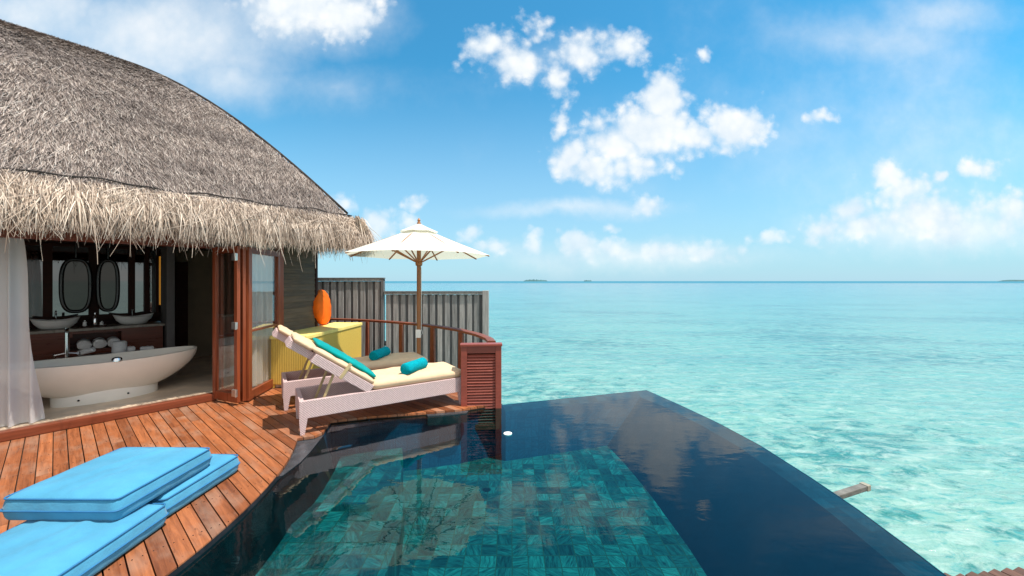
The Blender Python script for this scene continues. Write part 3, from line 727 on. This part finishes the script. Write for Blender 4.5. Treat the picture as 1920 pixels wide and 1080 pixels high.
d2 = glazed('door', (-4.385, 5.68), (-3.835, 5.435), .075, 2.30, .07, .04)
win = glazed('window', (-3.845, 5.50), (-3.985, 6.48), .06, 2.30, .085, .06, (1.05,), .13)
for zz in (.22, 1.17, 2.14):
    h_ = MB(); h_.box((.50, -.052, zz - .05), (.60, -.026, zz + .05), .004); h_.tube([(.595, -.05, zz - .052), (.595, -.05, zz + .052)], .009, 8)
    h_.build('hinge', M['steel'], d1)
# cladding wall (world points)
cw = MB(); p0 = w2l(-4.0, 6.5); p1 = w2l(-3.885, 7.45); d = p1 - p0; L = d.length
mat = Matrix.Translation(p0) @ Matrix.Rotation(math.atan2(d.y, d.x), 4, 'Z')
z = DZ
while z < 2.5:
    h_ = .112; k = cw.bm
    vs_ = [k.verts.new(p) for p in ((0, -.022, z), (L, -.022, z), (L, -.008, z + h_), (0, -.008, z + h_), (0, .04, z), (L, .04, z), (L, .04, z + h_), (0, .04, z + h_))]
    for f_ in ((0, 1, 2, 3), (5, 4, 7, 6), (1, 5, 6, 2), (4, 0, 3, 7), (4, 5, 1, 0), (3, 2, 6, 7)): k.faces.new([vs_[i] for i in f_])
    z += .106
ob = cw.build('timber_wall', M['cladding'], villa); ob.matrix_local = mat
MB().box((L, -.03, 0), (L + .07, .06, 2.5), .005).build('corner_post', M['darkwood'], ob)
MB().box((-.02, -.05, .04), (.06, .05, 2.5), .005).build('jamb', M['redwood_z'], ob)
sw = MB(); q0 = w2l(-3.88, 7.62); sw.box((q0.x - .15, q0.y + .06, 0), (q0.x - .05, 6, 2.5)); sw.build('side_wall', M['darkwood'], villa)

# ------------------------------------------------------------------ curtains
def curtain(name, label, p0, p1, z0, z1, folds, amp, bow=0.0, seed=1, taper=0.0):
    rs_ = random.Random(seed); ph = rs_.uniform(0, 6); L = (Vector(p1) - Vector(p0)).length
    d = (Vector(p1) - Vector(p0)).normalized(); nn_ = Vector((-d.y, d.x, 0))
    def fn(a, b):
        z = z0 + (z1 - z0) * b
        a = a * (1 - taper * b)
        w = amp * (.45 + .55 * (1 - b)) * (math.sin(a * folds * 6.283 + ph + .6 * b) + .4 * math.sin(a * folds * 11.7 + 2 * ph))
        pinch = bow * math.sin(math.pi * min(1, (1 - b) * 1.0)) * (1 - a)
        q = Vector(p0) + d * (L * a + .02 * math.sin(a * folds * 6.283 + 1.3) + pinch) + nn_ * w
        return (q.x, q.y, z)
    mb = MB().grid(fn, int(folds * 14), 16); o = mb.build(name, M['sheer'], None, True, norm=False)
    return o
def lv(x, y): p = A1 + U * x + Nn * y; return (p.x, p.y, 0)
o = curtain('curtain', '', lv(-2.62, .12), lv(-1.60, .12), .165, 2.44, 7, .05, seed=3, taper=.16)
tag(o, 'sheer white curtain hanging at the left side of the open bathroom front', 'curtain')
mbx = curtain('curtain', '', (-4.04, 6.42, 0), (-3.99, 5.72, 0), .17, 2.40, 5, .026, .0, seed=5)
tag(mbx, 'narrow sheer white curtain behind the glazed panel beside the timber wall', 'curtain')

# ------------------------------------------------------------------ bathroom things
tub = thing('bathtub', 'white boat shaped freestanding bathtub on a low plinth in the open bathroom', 'bathtub', lv(-1.03, .84)[:2] + (.155,), VROT)
def tub_fn(hx, hy, z0, z1):
    def fn(a, b):
        th = a * 2 * math.pi; k = b
        prof = .52 + .48 * math.sin(k * math.pi / 2) ** .8
        c_, s_ = math.cos(th), math.sin(th)
        e = 2.3; rr = (abs(c_) ** e + abs(s_) ** e) ** (-1 / e)
        x_ = hx * prof * rr * c_; y_ = hy * (.55 + .45 * math.sin(k * math.pi / 2)) * rr * s_
        lift = .06 * abs(c_) ** 2 * k
        return (x_, y_, z0 + (z1 - z0) * k + lift * .6)
    return fn
t1 = MB().grid(tub_fn(.98, .44, .12, .56), 64, 14, True)
outer = t1
bm = outer.bm; bm.verts.ensure_lookup_table()
# inner skin
inn = tub_fn(.945, .405, .20, .562); cols = [[bm.verts.new(inn(i / 64, j / 10)) for j in range(11)] for i in range(64)]
for i in range(64):
    for j in range(10): bm.faces.new((cols[i][j + 1], cols[(i + 1) % 64][j + 1], cols[(i + 1) % 64][j], cols[i][j]))
bm.faces.new([cols[i][0] for i in range(64)]); bm.verts.ensure_lookup_table()
for i in range(64):
    a0, a1_ = bm.verts[i * 15 + 14], bm.verts[((i + 1) % 64) * 15 + 14]
    bm.faces.new((a0, a1_, cols[(i + 1) % 64][10], cols[i][10]))
bm.faces.new([bm.verts[i * 15] for i in range(64)][::-1])
outer.build('basin', M['tub'], tub, 40)
MB().lathe([(1, 0), (1, .16), (.97, .175)], n=48, sx=.52, sy=.27).build('plinth', M['tub'], tub, 40)
for x_ in (-.28, .18): MB().lathe([(.012, 0), (.012, .008)], n=12, mat=Matrix.Translation((x_, -.27 * math.sqrt(1 - (x_ / .52) ** 2) - .001, .07)) @ Matrix.Rotation(R(90), 4, 'X')).build('bolt', M['black'], tub)
MB().lathe([(.055, 0), (.055, .03), (.045, .05), (.02, .06)], n=20, mat=Matrix.Translation((.06, -.40, .555))).build('overflow_knob', M['chrome'], tub, 40)
bt_ = thing('bath_tap', 'tall chrome bath tap with cross handles standing behind the tub', 'tap', lv(-1.40, 1.36)[:2] + (.155,), VROT)
MB().tube([(0, 0, 0), (0, 0, .98)], .022, 14).tube([(0, 0, .95), (0, -.10, .97), (0, -.16, .93)], .015, 10).build('column', M['chrome'], bt_, 40)
for s_ in (-1, 1): MB().tube([(0, 0, .62), (s_ * .12, -.02, .60)], .012, 8).tube([(s_ * .12, -.06, .585), (s_ * .12, .02, .615)], .009, 8).build('handle', M['chrome'], bt_, 40)
van = thing('vanity', 'dark red timber vanity with stone counter and open towel niche', 'vanity', lv(-1.75, 2.72)[:2] + (.155,), VROT)
v_ = MB()
v_.box((-1.45, 0, .10), (.43, .03, .46), .004); v_.box((-1.45, 0, .70), (.43, .03, .80), .004)
v_.box((-1.45, 0, .46), (.28, .03, .70), .004) if False else None
v_.box((-1.45, 0, .46), (.35, .03, .70), .004); v_.box((1.0, 0, .10), (1.55, .03, .80), .004); v_.box((.43, 0, .10), (1.0, .03, .44), .004); v_.box((.43, 0, .755), (1.0, .03, .80), .004)
v_.box((-1.45, .03, .02), (1.55, .62, .10), .004); v_.box((.40, .03, .44), (1.0, .55, .47), .004); v_.box((.37, .032, .10), (.40, .6, .8)); v_.box((1.0, .032, .10), (1.03, .6, .8)); v_.box((-1.45, .58, .1), (1.55, .62, .8))
v_.build('cabinet', M['cabinet'], van)
MB().box((-1.5, -.03, .80), (1.575, .66, .845), .006).build('countertop', M['counter'], van)
for i, (x_, nm) in enumerate(((-.57, 'boat shaped white basin on the counter nearest the grey column'), (-1.50, 'boat shaped white basin on the counter beside the sheer curtain'))):
    b_ = MB(); prof = [(.45, 0), (.62, .01), (.86, .07), (1.0, .14), (.96, .14), (.80, .075), (.4, .03)]
    b_.lathe(prof, n=40, sx=.275, sy=.19)
    for v in b_.bm.verts: v.co.z += .05 * (abs(v.co.x) / .275) ** 2 * (v.co.z / .14)
    ob = b_.build('wash_basin', M['ceramic'], None, 40); ob.location = lv(x_, 2.98)[:2] + (1.0,); ob.rotation_euler = (0, 0, VROT); tag(ob, nm, 'basin', 'wash basins')
    tp_ = thing('basin_tap', ('chrome tap with cross handles behind the basin nearest the grey column', 'chrome tap with cross handles behind the basin beside the curtain')[i], 'tap', lv(x_, 3.22)[:2] + (1.0,), VROT, 'basin taps')
    MB().tube([(0, 0, 0), (0, 0, .22), (0, -.04, .26), (0, -.12, .25)], .014, 10).build('spout', M['chrome'], tp_, 40)
    for s_ in (-1, 1): MB().tube([(0, 0, .08), (s_ * .09, 0, .12)], .010, 8).build('handle', M['chrome'], tp_, 40)
def towel_roll(name, r, L, mat, label, loc, rot, cat='towel', group=None, seed=0):
    rs_ = random.Random(seed); b_ = MB(); n = 32; prof = []
    for k in range(25):
        f = k / 24; e = min(f, 1 - f) * L
        prof.append((r * (1 - .22 * max(0, 1 - e / (.22 * r)) ** 2), f * L))
    b_.lathe(prof, n=n)
    for v in b_.bm.verts:
        a_ = math.atan2(v.co.y, v.co.x); rr = math.hypot(v.co.x, v.co.y); k = 1 + .025 * math.sin(3 * a_ + v.co.z * 14) + .012 * math.sin(9 * a_ + v.co.z * 31)
        if 0 < a_ < .25: k += .05
        v.co.x *= k; v.co.y *= k * .94
    ob = b_.build(name, mat, None, 50)
    ob.location = loc; ob.rotation_euler = rot; tag(ob, label, cat, group)
    e_ = MB(); 
    sp = [(.86 * r * (1 - a_ / 19) * math.cos(a_), .82 * r * (1 - a_ / 19) * math.sin(a_), -.001) for a_ in np.linspace(0, 17, 90)]
    e_.tube(sp, r * .045, 6); e_.build('rolled_end', mat, ob, True)
    MB().tube([(x, y, L + .001) for x, y, z in sp], r * .045, 6).build('rolled_end', mat, ob, True)
    return ob
for i, (x_, w_) in enumerate(((-1.19, 'leftmost'), (-1.01, 'middle'), (-.84, 'rightmost'))):
    towel_roll('rolled_towel', .085, .34, M['whitecloth'], 'rolled white towel in the vanity niche, %s of the three' % w_, lv(x_, 2.70)[:2] + (.155 + .47 + .087,), (R(-90), 0, VROT), group='white towels in the vanity niche', seed=i)
bs = thing('towel_bench', 'low dark timber bench carrying folded white towels behind the tub', 'bench', lv(-.95, 1.75)[:2] + (.155,), VROT)
MB().box((-.55, -.16, .46), (.55, .16, .50), .006).build('bench_top', M['cabinet'], bs)
for x_ in (-.48, .48):
    for y_ in (-.12, .12): MB().box((x_ - .025, y_ - .025, 0), (x_ + .025, y_ + .025, .458), .004).build('leg', M['cabinet'], bs)
def on_bench(x_, y_, z_): p = A1 + U * (-.95 + x_) + Nn * (1.75 + y_); return (p.x, p.y, .655 + z_)
ob = MB().lathe([(.085, 0), (.09, .03), (.085, .17), (.06, .185)], n=24).build('standing_towel', M['whitecloth'], None, 50); ob.location = on_bench(.10, -.02, .001); tag(ob, 'thick white towel roll standing upright on the low bench', 'towel')
towel_roll('hand_towel', .04, .2, M['whitecloth'], 'thin rolled white hand towel leaning at the left of the low bench', on_bench(-.33, 0, .05), (R(75), 0, VROT + .9))
ob = cushion_bm(MB(), (-.06, -.05, 0), (.06, .05, .07), .015, .005).build('folded_cloth', M['whitecloth'], None, True); ob.location = on_bench(.22, .03, .001); ob.rotation_euler = (0, 0, VROT); tag(ob, 'small folded white cloth right of the upright towel', 'towel')
ob = cushion_bm(MB(), (-.08, -.05, 0), (.08, .05, .05), .01, .003).build('tissue_box', M['whitecloth'], None, True); ob.location = on_bench(.42, 0, .001); ob.rotation_euler = (0, 0, VROT); tag(ob, 'flat white box at the right end of the low bench', 'box')
# oval framed mirrors
for i, (x_, lb) in enumerate(((-1.27, 'wider black framed oval mirror hung before the mirror wall nearer the left basin'), (-.88, 'narrower dark oval mirror hung left of the basin by the grey column'))):
    om = thing('oval_mirror', lb, 'mirror', lv(x_, 3.27)[:2] + (1.72,), VROT, 'oval mirrors')
    pts = []
    for k in range(49):
        a_ = k / 48 * 2 * math.pi; c_, s_ = math.cos(a_), math.sin(a_); e = 3.0; rr = (abs(c_) ** e + abs(s_) ** e) ** (-1 / e); pts.append(((.17, .125)[i] * rr * c_, 0, .46 * rr * s_))
    MB().tube(pts, .03, 8, False).build('frame', M['black'], om, True)
    g = MB(); f_ = g.bm.faces.new([g.bm.verts.new((p[0], .004, p[2])) for p in pts[:-1]]); r_ = bmesh.ops.extrude_face_region(g.bm, geom=[f_])
    bmesh.ops.translate(g.bm, verts=[e_ for e_ in r_['geom'] if isinstance(e_, bmesh.types.BMVert)], vec=(0, .012, 0)); g.build('glass', M['smoked'], om)
    MB().beam((0, .02, .45), (0, .02, .745), .02, .02).build('hanger', M['black'], om)
# toiletries on the counter
ob = MB().box((-.16, -.09, 0), (.16, .09, .02), .006).build('tray', M['darkwood'], None); ob.location = lv(-1.08, 2.92)[:2] + (1.001,); ob.rotation_euler = (0, 0, VROT); tag(ob, 'small dark tray of toiletries between the basins', 'tray')
for k, (dx, h_, lb) in enumerate(((-.10, .10, 'short white toiletry bottle on the counter tray'), (.02, .22, 'tall clear bottle on the counter tray'), (.10, .07, 'small squat jar on the counter tray'))):
    ob = MB().lathe([(.022, 0), (.025, .01), (.025, h_ * .7), (.01, h_ * .8), (.01, h_)], n=16).build('toiletry_bottle', (M['ceramic'], M['chrome'], M['ceramic'])[k], None, 40); ob.location = lv(-1.08 + dx, 2.90)[:2] + (1.022,); tag(ob, lb, 'bottle')

# ------------------------------------------------------------------ loungers
LROT = math.atan2(.546, .838)
def make_lounger(loc, label):
    root = thing('sun_lounger', label, 'sun lounger', loc, LROT, 'wicker sun loungers')
    L, Wd, H = 2.06, .68, .387
    f = MB()
    f.box((0, 0, .185), (L, .05, H), .006); f.box((0, Wd - .05, .185), (L, Wd, H), .006)
    f.box((.002, .05, .187), (.05, Wd - .05, H - .002), .004); f.box((L - .05, .05, .187), (L - .002, Wd - .05, H - .002), .004)
    f.box((.73, .05, H - .05), (L - .05, Wd - .05, H - .012))
    f.build('frame', M['wicker'], root)
    for (x_, y_) in ((0, 0), (0, Wd), (L, 0), (L, Wd)):
        sx = 1 if x_ == 0 else -1; sy = 1 if y_ == 0 else -1; b_ = MB().bm
        q = MB(); k = q.bm
        t_ = [k.verts.new((x_ + sx * a_, y_ + sy * c_, .186)) for a_, c_ in ((0, 0), (.085, 0), (.085, .05), (0, .05))]
        b2 = [k.verts.new((x_ + sx * a_, y_ + sy * c_, 0)) for a_, c_ in ((.012, .004), (.055, .004), (.055, .045), (.012, .045))]
        k.faces.new(t_); k.faces.new(b2[::-1])
        for i in range(4): k.faces.new((t_[i], t_[(i + 1) % 4], b2[(i + 1) % 4], b2[i]))
        q.build('leg', M['wicker'], root)
    # backrest, hinged at x=.76 and leaning back over the head end
    a_ = math.atan2(.64, -.89); hinge = Matrix.Translation((.76, 0, H + .005)) @ Matrix.Rotation(-(math.pi - a_), 4, 'Y').inverted()
    # local axis: +x runs up the backrest
    d = Vector((-.81, 0, .585)).normalized(); up = Vector((.585, 0, .81)).normalized()
    mt = Matrix(((d.x, 0, up.x, .76), (0, 1, 0, 0), (d.z, 0, up.z, H - .03), (0, 0, 0, 1)))
    br = MB(); br.box((.0, .01, 0), (.80, Wd - .01, .11), .008); br.box((.80, .13, .01), (1.10, Wd - .13, .10), .008)
    br.bm.transform(mt); br.build('backrest', M['wicker'], root)
    c1 = cushion_bm(MB(), (.02, .02, .112), (.86, Wd - .02, .17), .028, .010, seed=3); c1.bm.transform(mt); bc = c1.build('back_cushion', M['beige'], root, True)
    c2 = cushion_bm(MB(), (.85, .06, .102), (1.085, Wd - .06, .158), .026, .010, seed=4); c2.bm.transform(mt); c2.build('head_pillow', M['beige'], root, True)
    c3 = cushion_bm(MB(), (.80, .015, H - .005), (L - .005, Wd - .015, H + .115), .05, .02, seed=5); c3.build('seat_cushion', M['beige'], root, True)
    s_ = MB(); s_.box((.385, .002, -.004), (.425, .012, .20), .002); s_.box((.385, .002, .195), (.425, Wd - .002, .2), .001) if False else None
    s_.bm.transform(mt); s_.build('strap', M['tan'], root)
    for y_ in (.10, Wd - .12):
        top = mt @ Vector((.48, y_, .0)); MB().beam((.20, y_, .20), top, .022, .03).build('prop', M['tan'], root)
    return root
A_front = (-2.413, 4.30, DZ); A_far = (-3.098, 5.135, DZ)
make_lounger(A_front, 'pinkish white wicker sun lounger nearest the pool, with beige pads and raised backrest')
make_lounger(A_far, 'shaded wicker sun lounger behind the nearer one, beside the yellow box')
# long teal pillow lying on the front lounger's backrest
d = Vector((-.81, 0, .585)).normalized(); up = Vector((.585, 0, .81)).normalized()
mt = Matrix(((d.x, 0, up.x, .76), (0, 1, 0, 0), (d.z, 0, up.z, .387 - .03), (0, 0, 0, 1)))
tpw = cushion_bm(MB(), (.02, .10, .180), (.84, .63, .228), .022, .014, seed=9); tpw.bm.transform(mt)
ob = tpw.build('long_pillow', M['teal'], None, True); ob.location = A_front; ob.rotation_euler = (0, 0, LROT); tag(ob, 'long teal pillow leaning on the raised backrest of the nearer lounger', 'pillow')
towel_roll('rolled_towel', .082, .46, M['tealcloth'], 'turquoise rolled towel in the sun on the nearer lounger', (-1.43, 5.04, .54 + .085 + .0), (R(-90), 0, -.34), group='turquoise rolled towels', seed=11)
towel_roll('rolled_towel', .082, .46, M['tealcloth'], 'turquoise rolled towel in the shade on the farther lounger', (-2.17, 5.93, .54 + .085), (R(-90), 0, -.12), group='turquoise rolled towels', seed=12)

# ------------------------------------------------------------------ parasol
pc = (-1.62, 6.6)
um = thing('parasol', 'off-white octagonal market parasol with timber pole and ribs beside the loungers', 'parasol', (pc[0], pc[1], DZ))
Ru, zr_, za = 1.25, 2.24 - DZ, 2.765 - DZ
ang = [R(-93.5 + 45 * k) for k in range(8)]
def can_pt(k, f, sag=True):                            # f: 0 apex .. 1 rim, k may be fractional
    i = int(math.floor(k)) % 8; fr_ = k - math.floor(k); a0, a1_ = ang[i], ang[(i + 1) % 8]
    p = Vector((math.cos(a0), math.sin(a0))) * (1 - fr_) + Vector((math.cos(a1_), math.sin(a1_))) * fr_
    z = za + (zr_ - za) * (f ** .92) - (.028 * math.sin(math.pi * fr_) * f * (1 - .4 * f) if sag else 0)
    if f > .98: z += .02 * math.sin(math.pi * fr_)
    return Vector((p.x * Ru * f, p.y * Ru * f, z))
def can_mesh(f0, f1, dz, thick=.004):
    mb = MB(); bm = mb.bm; nu, nv = 64, 12
    g = [[bm.verts.new(can_pt(i / 8, max(.001, f0 + (f1 - f0) * j / nv)) + Vector((0, 0, dz))) for j in range(nv + 1)] for i in range(nu)]
    for i in range(nu):
        for j in range(nv): bm.faces.new((g[i][j], g[(i + 1) % nu][j], g[(i + 1) % nu][j + 1], g[i][j + 1]))
    return mb
cm = can_mesh(.02, 1.0, 0); can = cm.build('canopy', M['canvas'], um, 35, norm=False)
vm = can_mesh(.02, .27, .045); vm.build('vent', M['canvas'], can, 35, norm=False)
MB().tube([(0, 0, -.0), (0, 0, za - .05)], .037, 16).build('pole', M['teak'], um, 40)
MB().lathe([(.03, 0), (.035, .02), (.02, .05), (.028, .075), (.008, .11)], (0, 0, za + .02), 16).build('finial', M['teak'], um, 40)
MB().lathe([(.03, 0), (.055, .01), (.062, .05), (.05, .07), (.05, .11), (.03, .12)], (0, 0, 2.02), 20).build('hub', M['teak'], um, 40)
MB().lathe([(.03, 0), (.24, .0), (.24, .05), (.06, .07), (.05, .25), (.03, .25)], (0, 0, .001), 24).build('base', M['greydark'], um, 40)
for a_ in ang:
    c_, s_ = math.cos(a_), math.sin(a_)
    rb = MB().beam((.03 * c_, .03 * s_, za - .045), (Ru * .985 * c_, Ru * .985 * s_, zr_ - .012), .02, .022, bevel=.003).build('rib', M['teak'], um)
    MB().beam((.05 * c_, .05 * s_, 2.09), (Ru * .52 * c_, Ru * .52 * s_, za + (zr_ - za) * .52 ** .92 - .045), .018, .022, bevel=.003).build('strut', M['teak'], rb)
MB().box((-.045, -.050, .78), (.045, -.040, .92), .002).build('care_tag', M['label'], um)
MB().tube([(.044, -.012, 2.0), (.048, -.014, 1.5), (.044, -.014, .93), (.07, -.02, .86), (.045, -.015, .82)], .004, 6).build('cord', M['label'], um, True)

# ------------------------------------------------------------------ yellow box and orange cushion
yb = thing('storage_box', 'yellow wicker storage box with flat lid against the timber wall', 'storage box', (-3.96, 6.226, DZ), -.055)
q = MB(); q.box((0, 0, .06), (.60, 2.0, .80), .008)
for (x_, y_) in ((0, 0), (.54, 0), (0, 1.94), (.54, 1.94)): q.box((x_ + .003, y_ + .003, 0), (x_ + .057, y_ + .057, .07), .003)
q.build('body', M['yellow'], yb)
MB().box((-.015, -.015, .803), (.615, 2.015, .865), .008).build('lid', M['yellowlid'], yb)
oc_ = MB(); prof = []
for k in range(13):
    a_ = -math.pi / 2 + math.pi * k / 12; prof.append((.36 - .045 * (1 - math.cos(a_)) + (0 if 0 < k < 12 else -.25), .065 * math.sin(a_)))
oc_.lathe(prof, n=48)
for v in oc_.bm.verts:
    rr = math.hypot(v.co.x, v.co.y); v.co.z += .012 * (1 - (rr / .36) ** 2) * (1 if v.co.z > 0 else -1) + .004 * math.sin(v.co.x * 40 + v.co.y * 23)
oc_.bm.transform(Matrix.Rotation(R(90), 4, 'Y'))
ob = oc_.build('round_cushion', M['orange'], None, 60)
tag(ob, 'round orange cushion standing upright on the yellow storage box', 'cushion')
ob.location = (-3.88, 7.74, DZ + .866 + .362); ob.rotation_euler = (0, R(-6), R(6))
rp_ = [(.062 * 0 + .0, .335 * math.cos(a_), .335 * math.sin(a_)) for a_ in np.linspace(0, 2 * math.pi, 49)]
MB().tube([(.05, y_, z_) for _, y_, z_ in rp_], .006, 6, False).build('piping', M['orange'], ob, True)

# ------------------------------------------------------------------ railing and louvred screen
rl = thing('railing', 'curved red-brown timber handrail on short boards along the deck edge', 'railing', (0, 0, 0))
rp3 = resample([(x_, y_, .915) for x_, y_ in rail_path], 40)
hb = MB(); bm = hb.bm; prev = None
for i, p in enumerate(rp3):
    a_ = Vector(rp3[max(0, i - 1)]); b_ = Vector(rp3[min(len(rp3) - 1, i + 1)]); t_ = (b_ - a_).normalized(); s_ = Vector((t_.y, -t_.x, 0))
    ring = [bm.verts.new(Vector(p) + s_ * a2 + Vector((0, 0, z2))) for a2, z2 in ((-.06, -.045), (.06, -.045), (.06, -.006), (.05, 0), (-.05, 0), (-.06, -.006))]
    if prev:
        for k in range(6): bm.faces.new((prev[k], prev[(k + 1) % 6], ring[(k + 1) % 6], ring[k]))
    else: bm.faces.new(ring)
    prev = ring
bm.faces.new(prev[::-1]); hb.build('handrail', M['rail'], rl, 40)
for (x_, y_) in ((-3.30, 8.66), (-2.38, 8.16), (-1.58, 7.56), (-.92, 6.86)):
    q = MB(); q.beam((x_, y_, DZ), (x_, y_, .87), .13, .05, up=(.6, .8, 0), bevel=.004, w1=.10); q.build('post', M['rail'], rl)
ls = thing('louvred_screen', 'red-brown box screen with horizontal louvres at the pool edge', 'screen', (-.717, 5.32, -.30), math.atan2(.045, .567))
Wb, Db, Hb = .570, .13, 1.211
q = MB(); q.box((0, 0, 0), (.085, Db, Hb - .035), .005); q.box((Wb - .085, 0, 0), (Wb, Db, Hb - .035), .005); q.box((.085, .004, Hb - .13), (Wb - .085, Db - .004, Hb - .035), .004); q.box((.085, .004, 0), (Wb - .085, Db - .004, .08), .004)
q.build('frame', M['louvre'], ls)
MB().box((-.012, -.012, Hb - .034), (Wb + .012, Db + .012, Hb), .006).build('cap', M['louvre'], ls)
q = MB(); z = .11
while z < Hb - .15:
    q.box((-.20 + .0, -.004, -.022), (.20, .004, .022), .0015, Matrix.Translation((Wb / 2, .035, z)) @ Matrix.Rotation(R(-38), 4, 'X')); z += .0405
q.build('louvres', M['louvre'], ls)
MB().box((.085, .07, .08), (Wb - .085, .075, Hb - .13)).build('backing', M['darkwood'], ls)

# ------------------------------------------------------------------ privacy fences
def fence(x0, x1, y, ztop, label, end_post=False, seed=1):
    rs_ = random.Random(seed); f = thing('privacy_fence', label, 'fence', (x0, y, -.4), 0, 'grey privacy fences'); H = ztop + .4; L = x1 - x0
    q = MB(); x_ = .04
    while x_ < L - .08:
        w_ = .118 + rs_.uniform(-.008, .008); q.box((x_, -.02 + rs_.uniform(-.003, .003), .05), (x_ + w_, .008, H - .09 - rs_.uniform(0, .006)), .004); x_ += .18
    q.build('slats', M['greywood'], f)
    q = MB(); x_ = .13
    while x_ < L - .1: q.box((x_, .015, .05), (x_ + .12, .038, H - .09), .003); x_ += .18
    q.build('back_slats', M['greydark'], f)
    MB().box((0, -.05, H - .085), (L, .05, H - .03), .005).build('top_rail', M['greywood'], f); MB().box((-.01, -.06, H - .03), (L + .01, .06, H), .005).build('cap', M['greydark'], f)
    MB().box((0, .04, .6), (L, .09, .72), .005).build('middle_rail', M['greydark'], f)
    if end_post: MB().box((L - .02, -.075, 0), (L + .13, .075, H + .012), .006).build('post', M['greywood'], f)
    else: MB().box((L - .07, -.055, 0), (L + .0, .055, H - .032), .005).build('post', M['greydark'], f)
    return f
fence(-5.2, -3.14, 9.32, 1.885, 'taller weathered grey slat fence next to the timber wall', False, 2)
fence(-3.125, -.70, 9.30, 1.555, 'lower weathered grey slat fence ending at a post over the lagoon', True, 3)

# ------------------------------------------------------------------ blue floor cushions
def floor_cushion(label, lo, hi, rz=0.0, seed=0):
    cx, cy = (lo[0] + hi[0]) / 2, (lo[1] + hi[1]) / 2
    r = thing('floor_cushion', label, 'floor cushion', (cx, cy, lo[2]), rz, 'blue floor cushions')
    a_ = (lo[0] - cx, lo[1] - cy, 0); b_ = (hi[0] - cx, hi[1] - cy, hi[2] - lo[2]); H = b_[2]
    cushion_bm(MB(), a_, b_, .036, .028, wr=.008, seed=seed).build('pad', M['blue'], r, True)
    for zz in (H - .012, H * .5):
        MB().tube(ring_pts(a_, b_, zz, .035, .003 if zz > H * .7 else .0145), .0055, 6, False).build('piping', M['bluepipe'], r, True)
    return r
ch = .168
floor_cushion('large sky blue floor cushion lying on top of the two others', (-3.33, 2.475, DZ + ch + .012), (-2.57, 3.235, DZ + 2 * ch + .012), R(-.5), 1)
floor_cushion('sky blue floor cushion under the stack, showing on its right side', (-3.29, 2.79, DZ + .002), (-2.53, 3.51, DZ + ch), R(-2), 2)
floor_cushion('sky blue floor cushion in the front corner, under the front of the stack', (-3.23, 1.96, DZ + .002), (-2.475, 2.72, DZ + ch), R(1.5), 3)

# ------------------------------------------------------------------ lower platform and islands
pf = thing('boat_platform', 'low weathered timber platform over the lagoon beyond the pool edge', 'platform', (3.3, 3.50, -1.0), R(7))
q = MB(); x_ = 0
while x_ < 3.2:
    w_ = .125; q.box((-w_ / 2, -2.6, -.03), (w_ / 2, random.uniform(0, .025), 0), .004, Matrix.Translation((x_, .0, random.uniform(-.004, .004))) @ Matrix.Rotation(R(14), 4, 'Z')); x_ += .136
q.build('planks', wood('weathered_red_planks', (.11, .055, .038), .75, .4, (24, 2.4, 8), True, .4), pf)
MB().box((-.2, -2.2, -.16), (3.4, -2.1, -.034), .005).box((-.2, -.5, -.16), (3.4, -.4, -.034), .005).build('bearers', M['greydark'], pf)
for (x_, y_) in ((.3, -.45), (2.9, -.45), (.3, -2.15), (2.9, -2.15)): MB().box((x_ - .06, y_ - .06, -1.6), (x_ + .06, y_ + .06, -.162), .006).build('post', M['greydark'], pf)
MB().box((2.05, -.06, -.10), (2.16, .05, .03), .006).build('stub_post', M['greydark'], pf)
def islet(label, x0, x1, yy, h, seed):
    rs_ = random.Random(seed); Yd = 4200.0; X0 = (x0 - 960) / 711 * Yd; X1 = (x1 - 960) / 711 * Yd; wdt = X1 - X0; c0 = (X0 + X1) / 2
    hm = [rs_.uniform(.65, 1.05) for _ in range(41)]
    def fn(a, b):
        x_ = (a - .5) * wdt; y_ = (b - .5) * wdt * .6; i = int(a * 40)
        e = max(0, 1 - abs(2 * a - 1) ** 6) * max(0, 1 - abs(2 * b - 1) ** 3)
        return (x_, y_, -6 + (h + 6) * e * (hm[i] if e > .1 else 1))
    o = MB().grid(fn, 40, 8).build('island', M['islandgreen'], None, True); o.location = (c0, Yd, -1.8 + yy); tag(o, label, 'island', 'far islands'); return o
islet('low wooded island on the horizon, largest and nearest the parasol', 980, 1028, 0, 24, 1)
islet('tiny faint island on the horizon just right of the larger one', 1094, 1110, 0, 15, 2)
o = islet('long low island on the horizon at the right edge', 1882, 1945, 0, 17, 3)
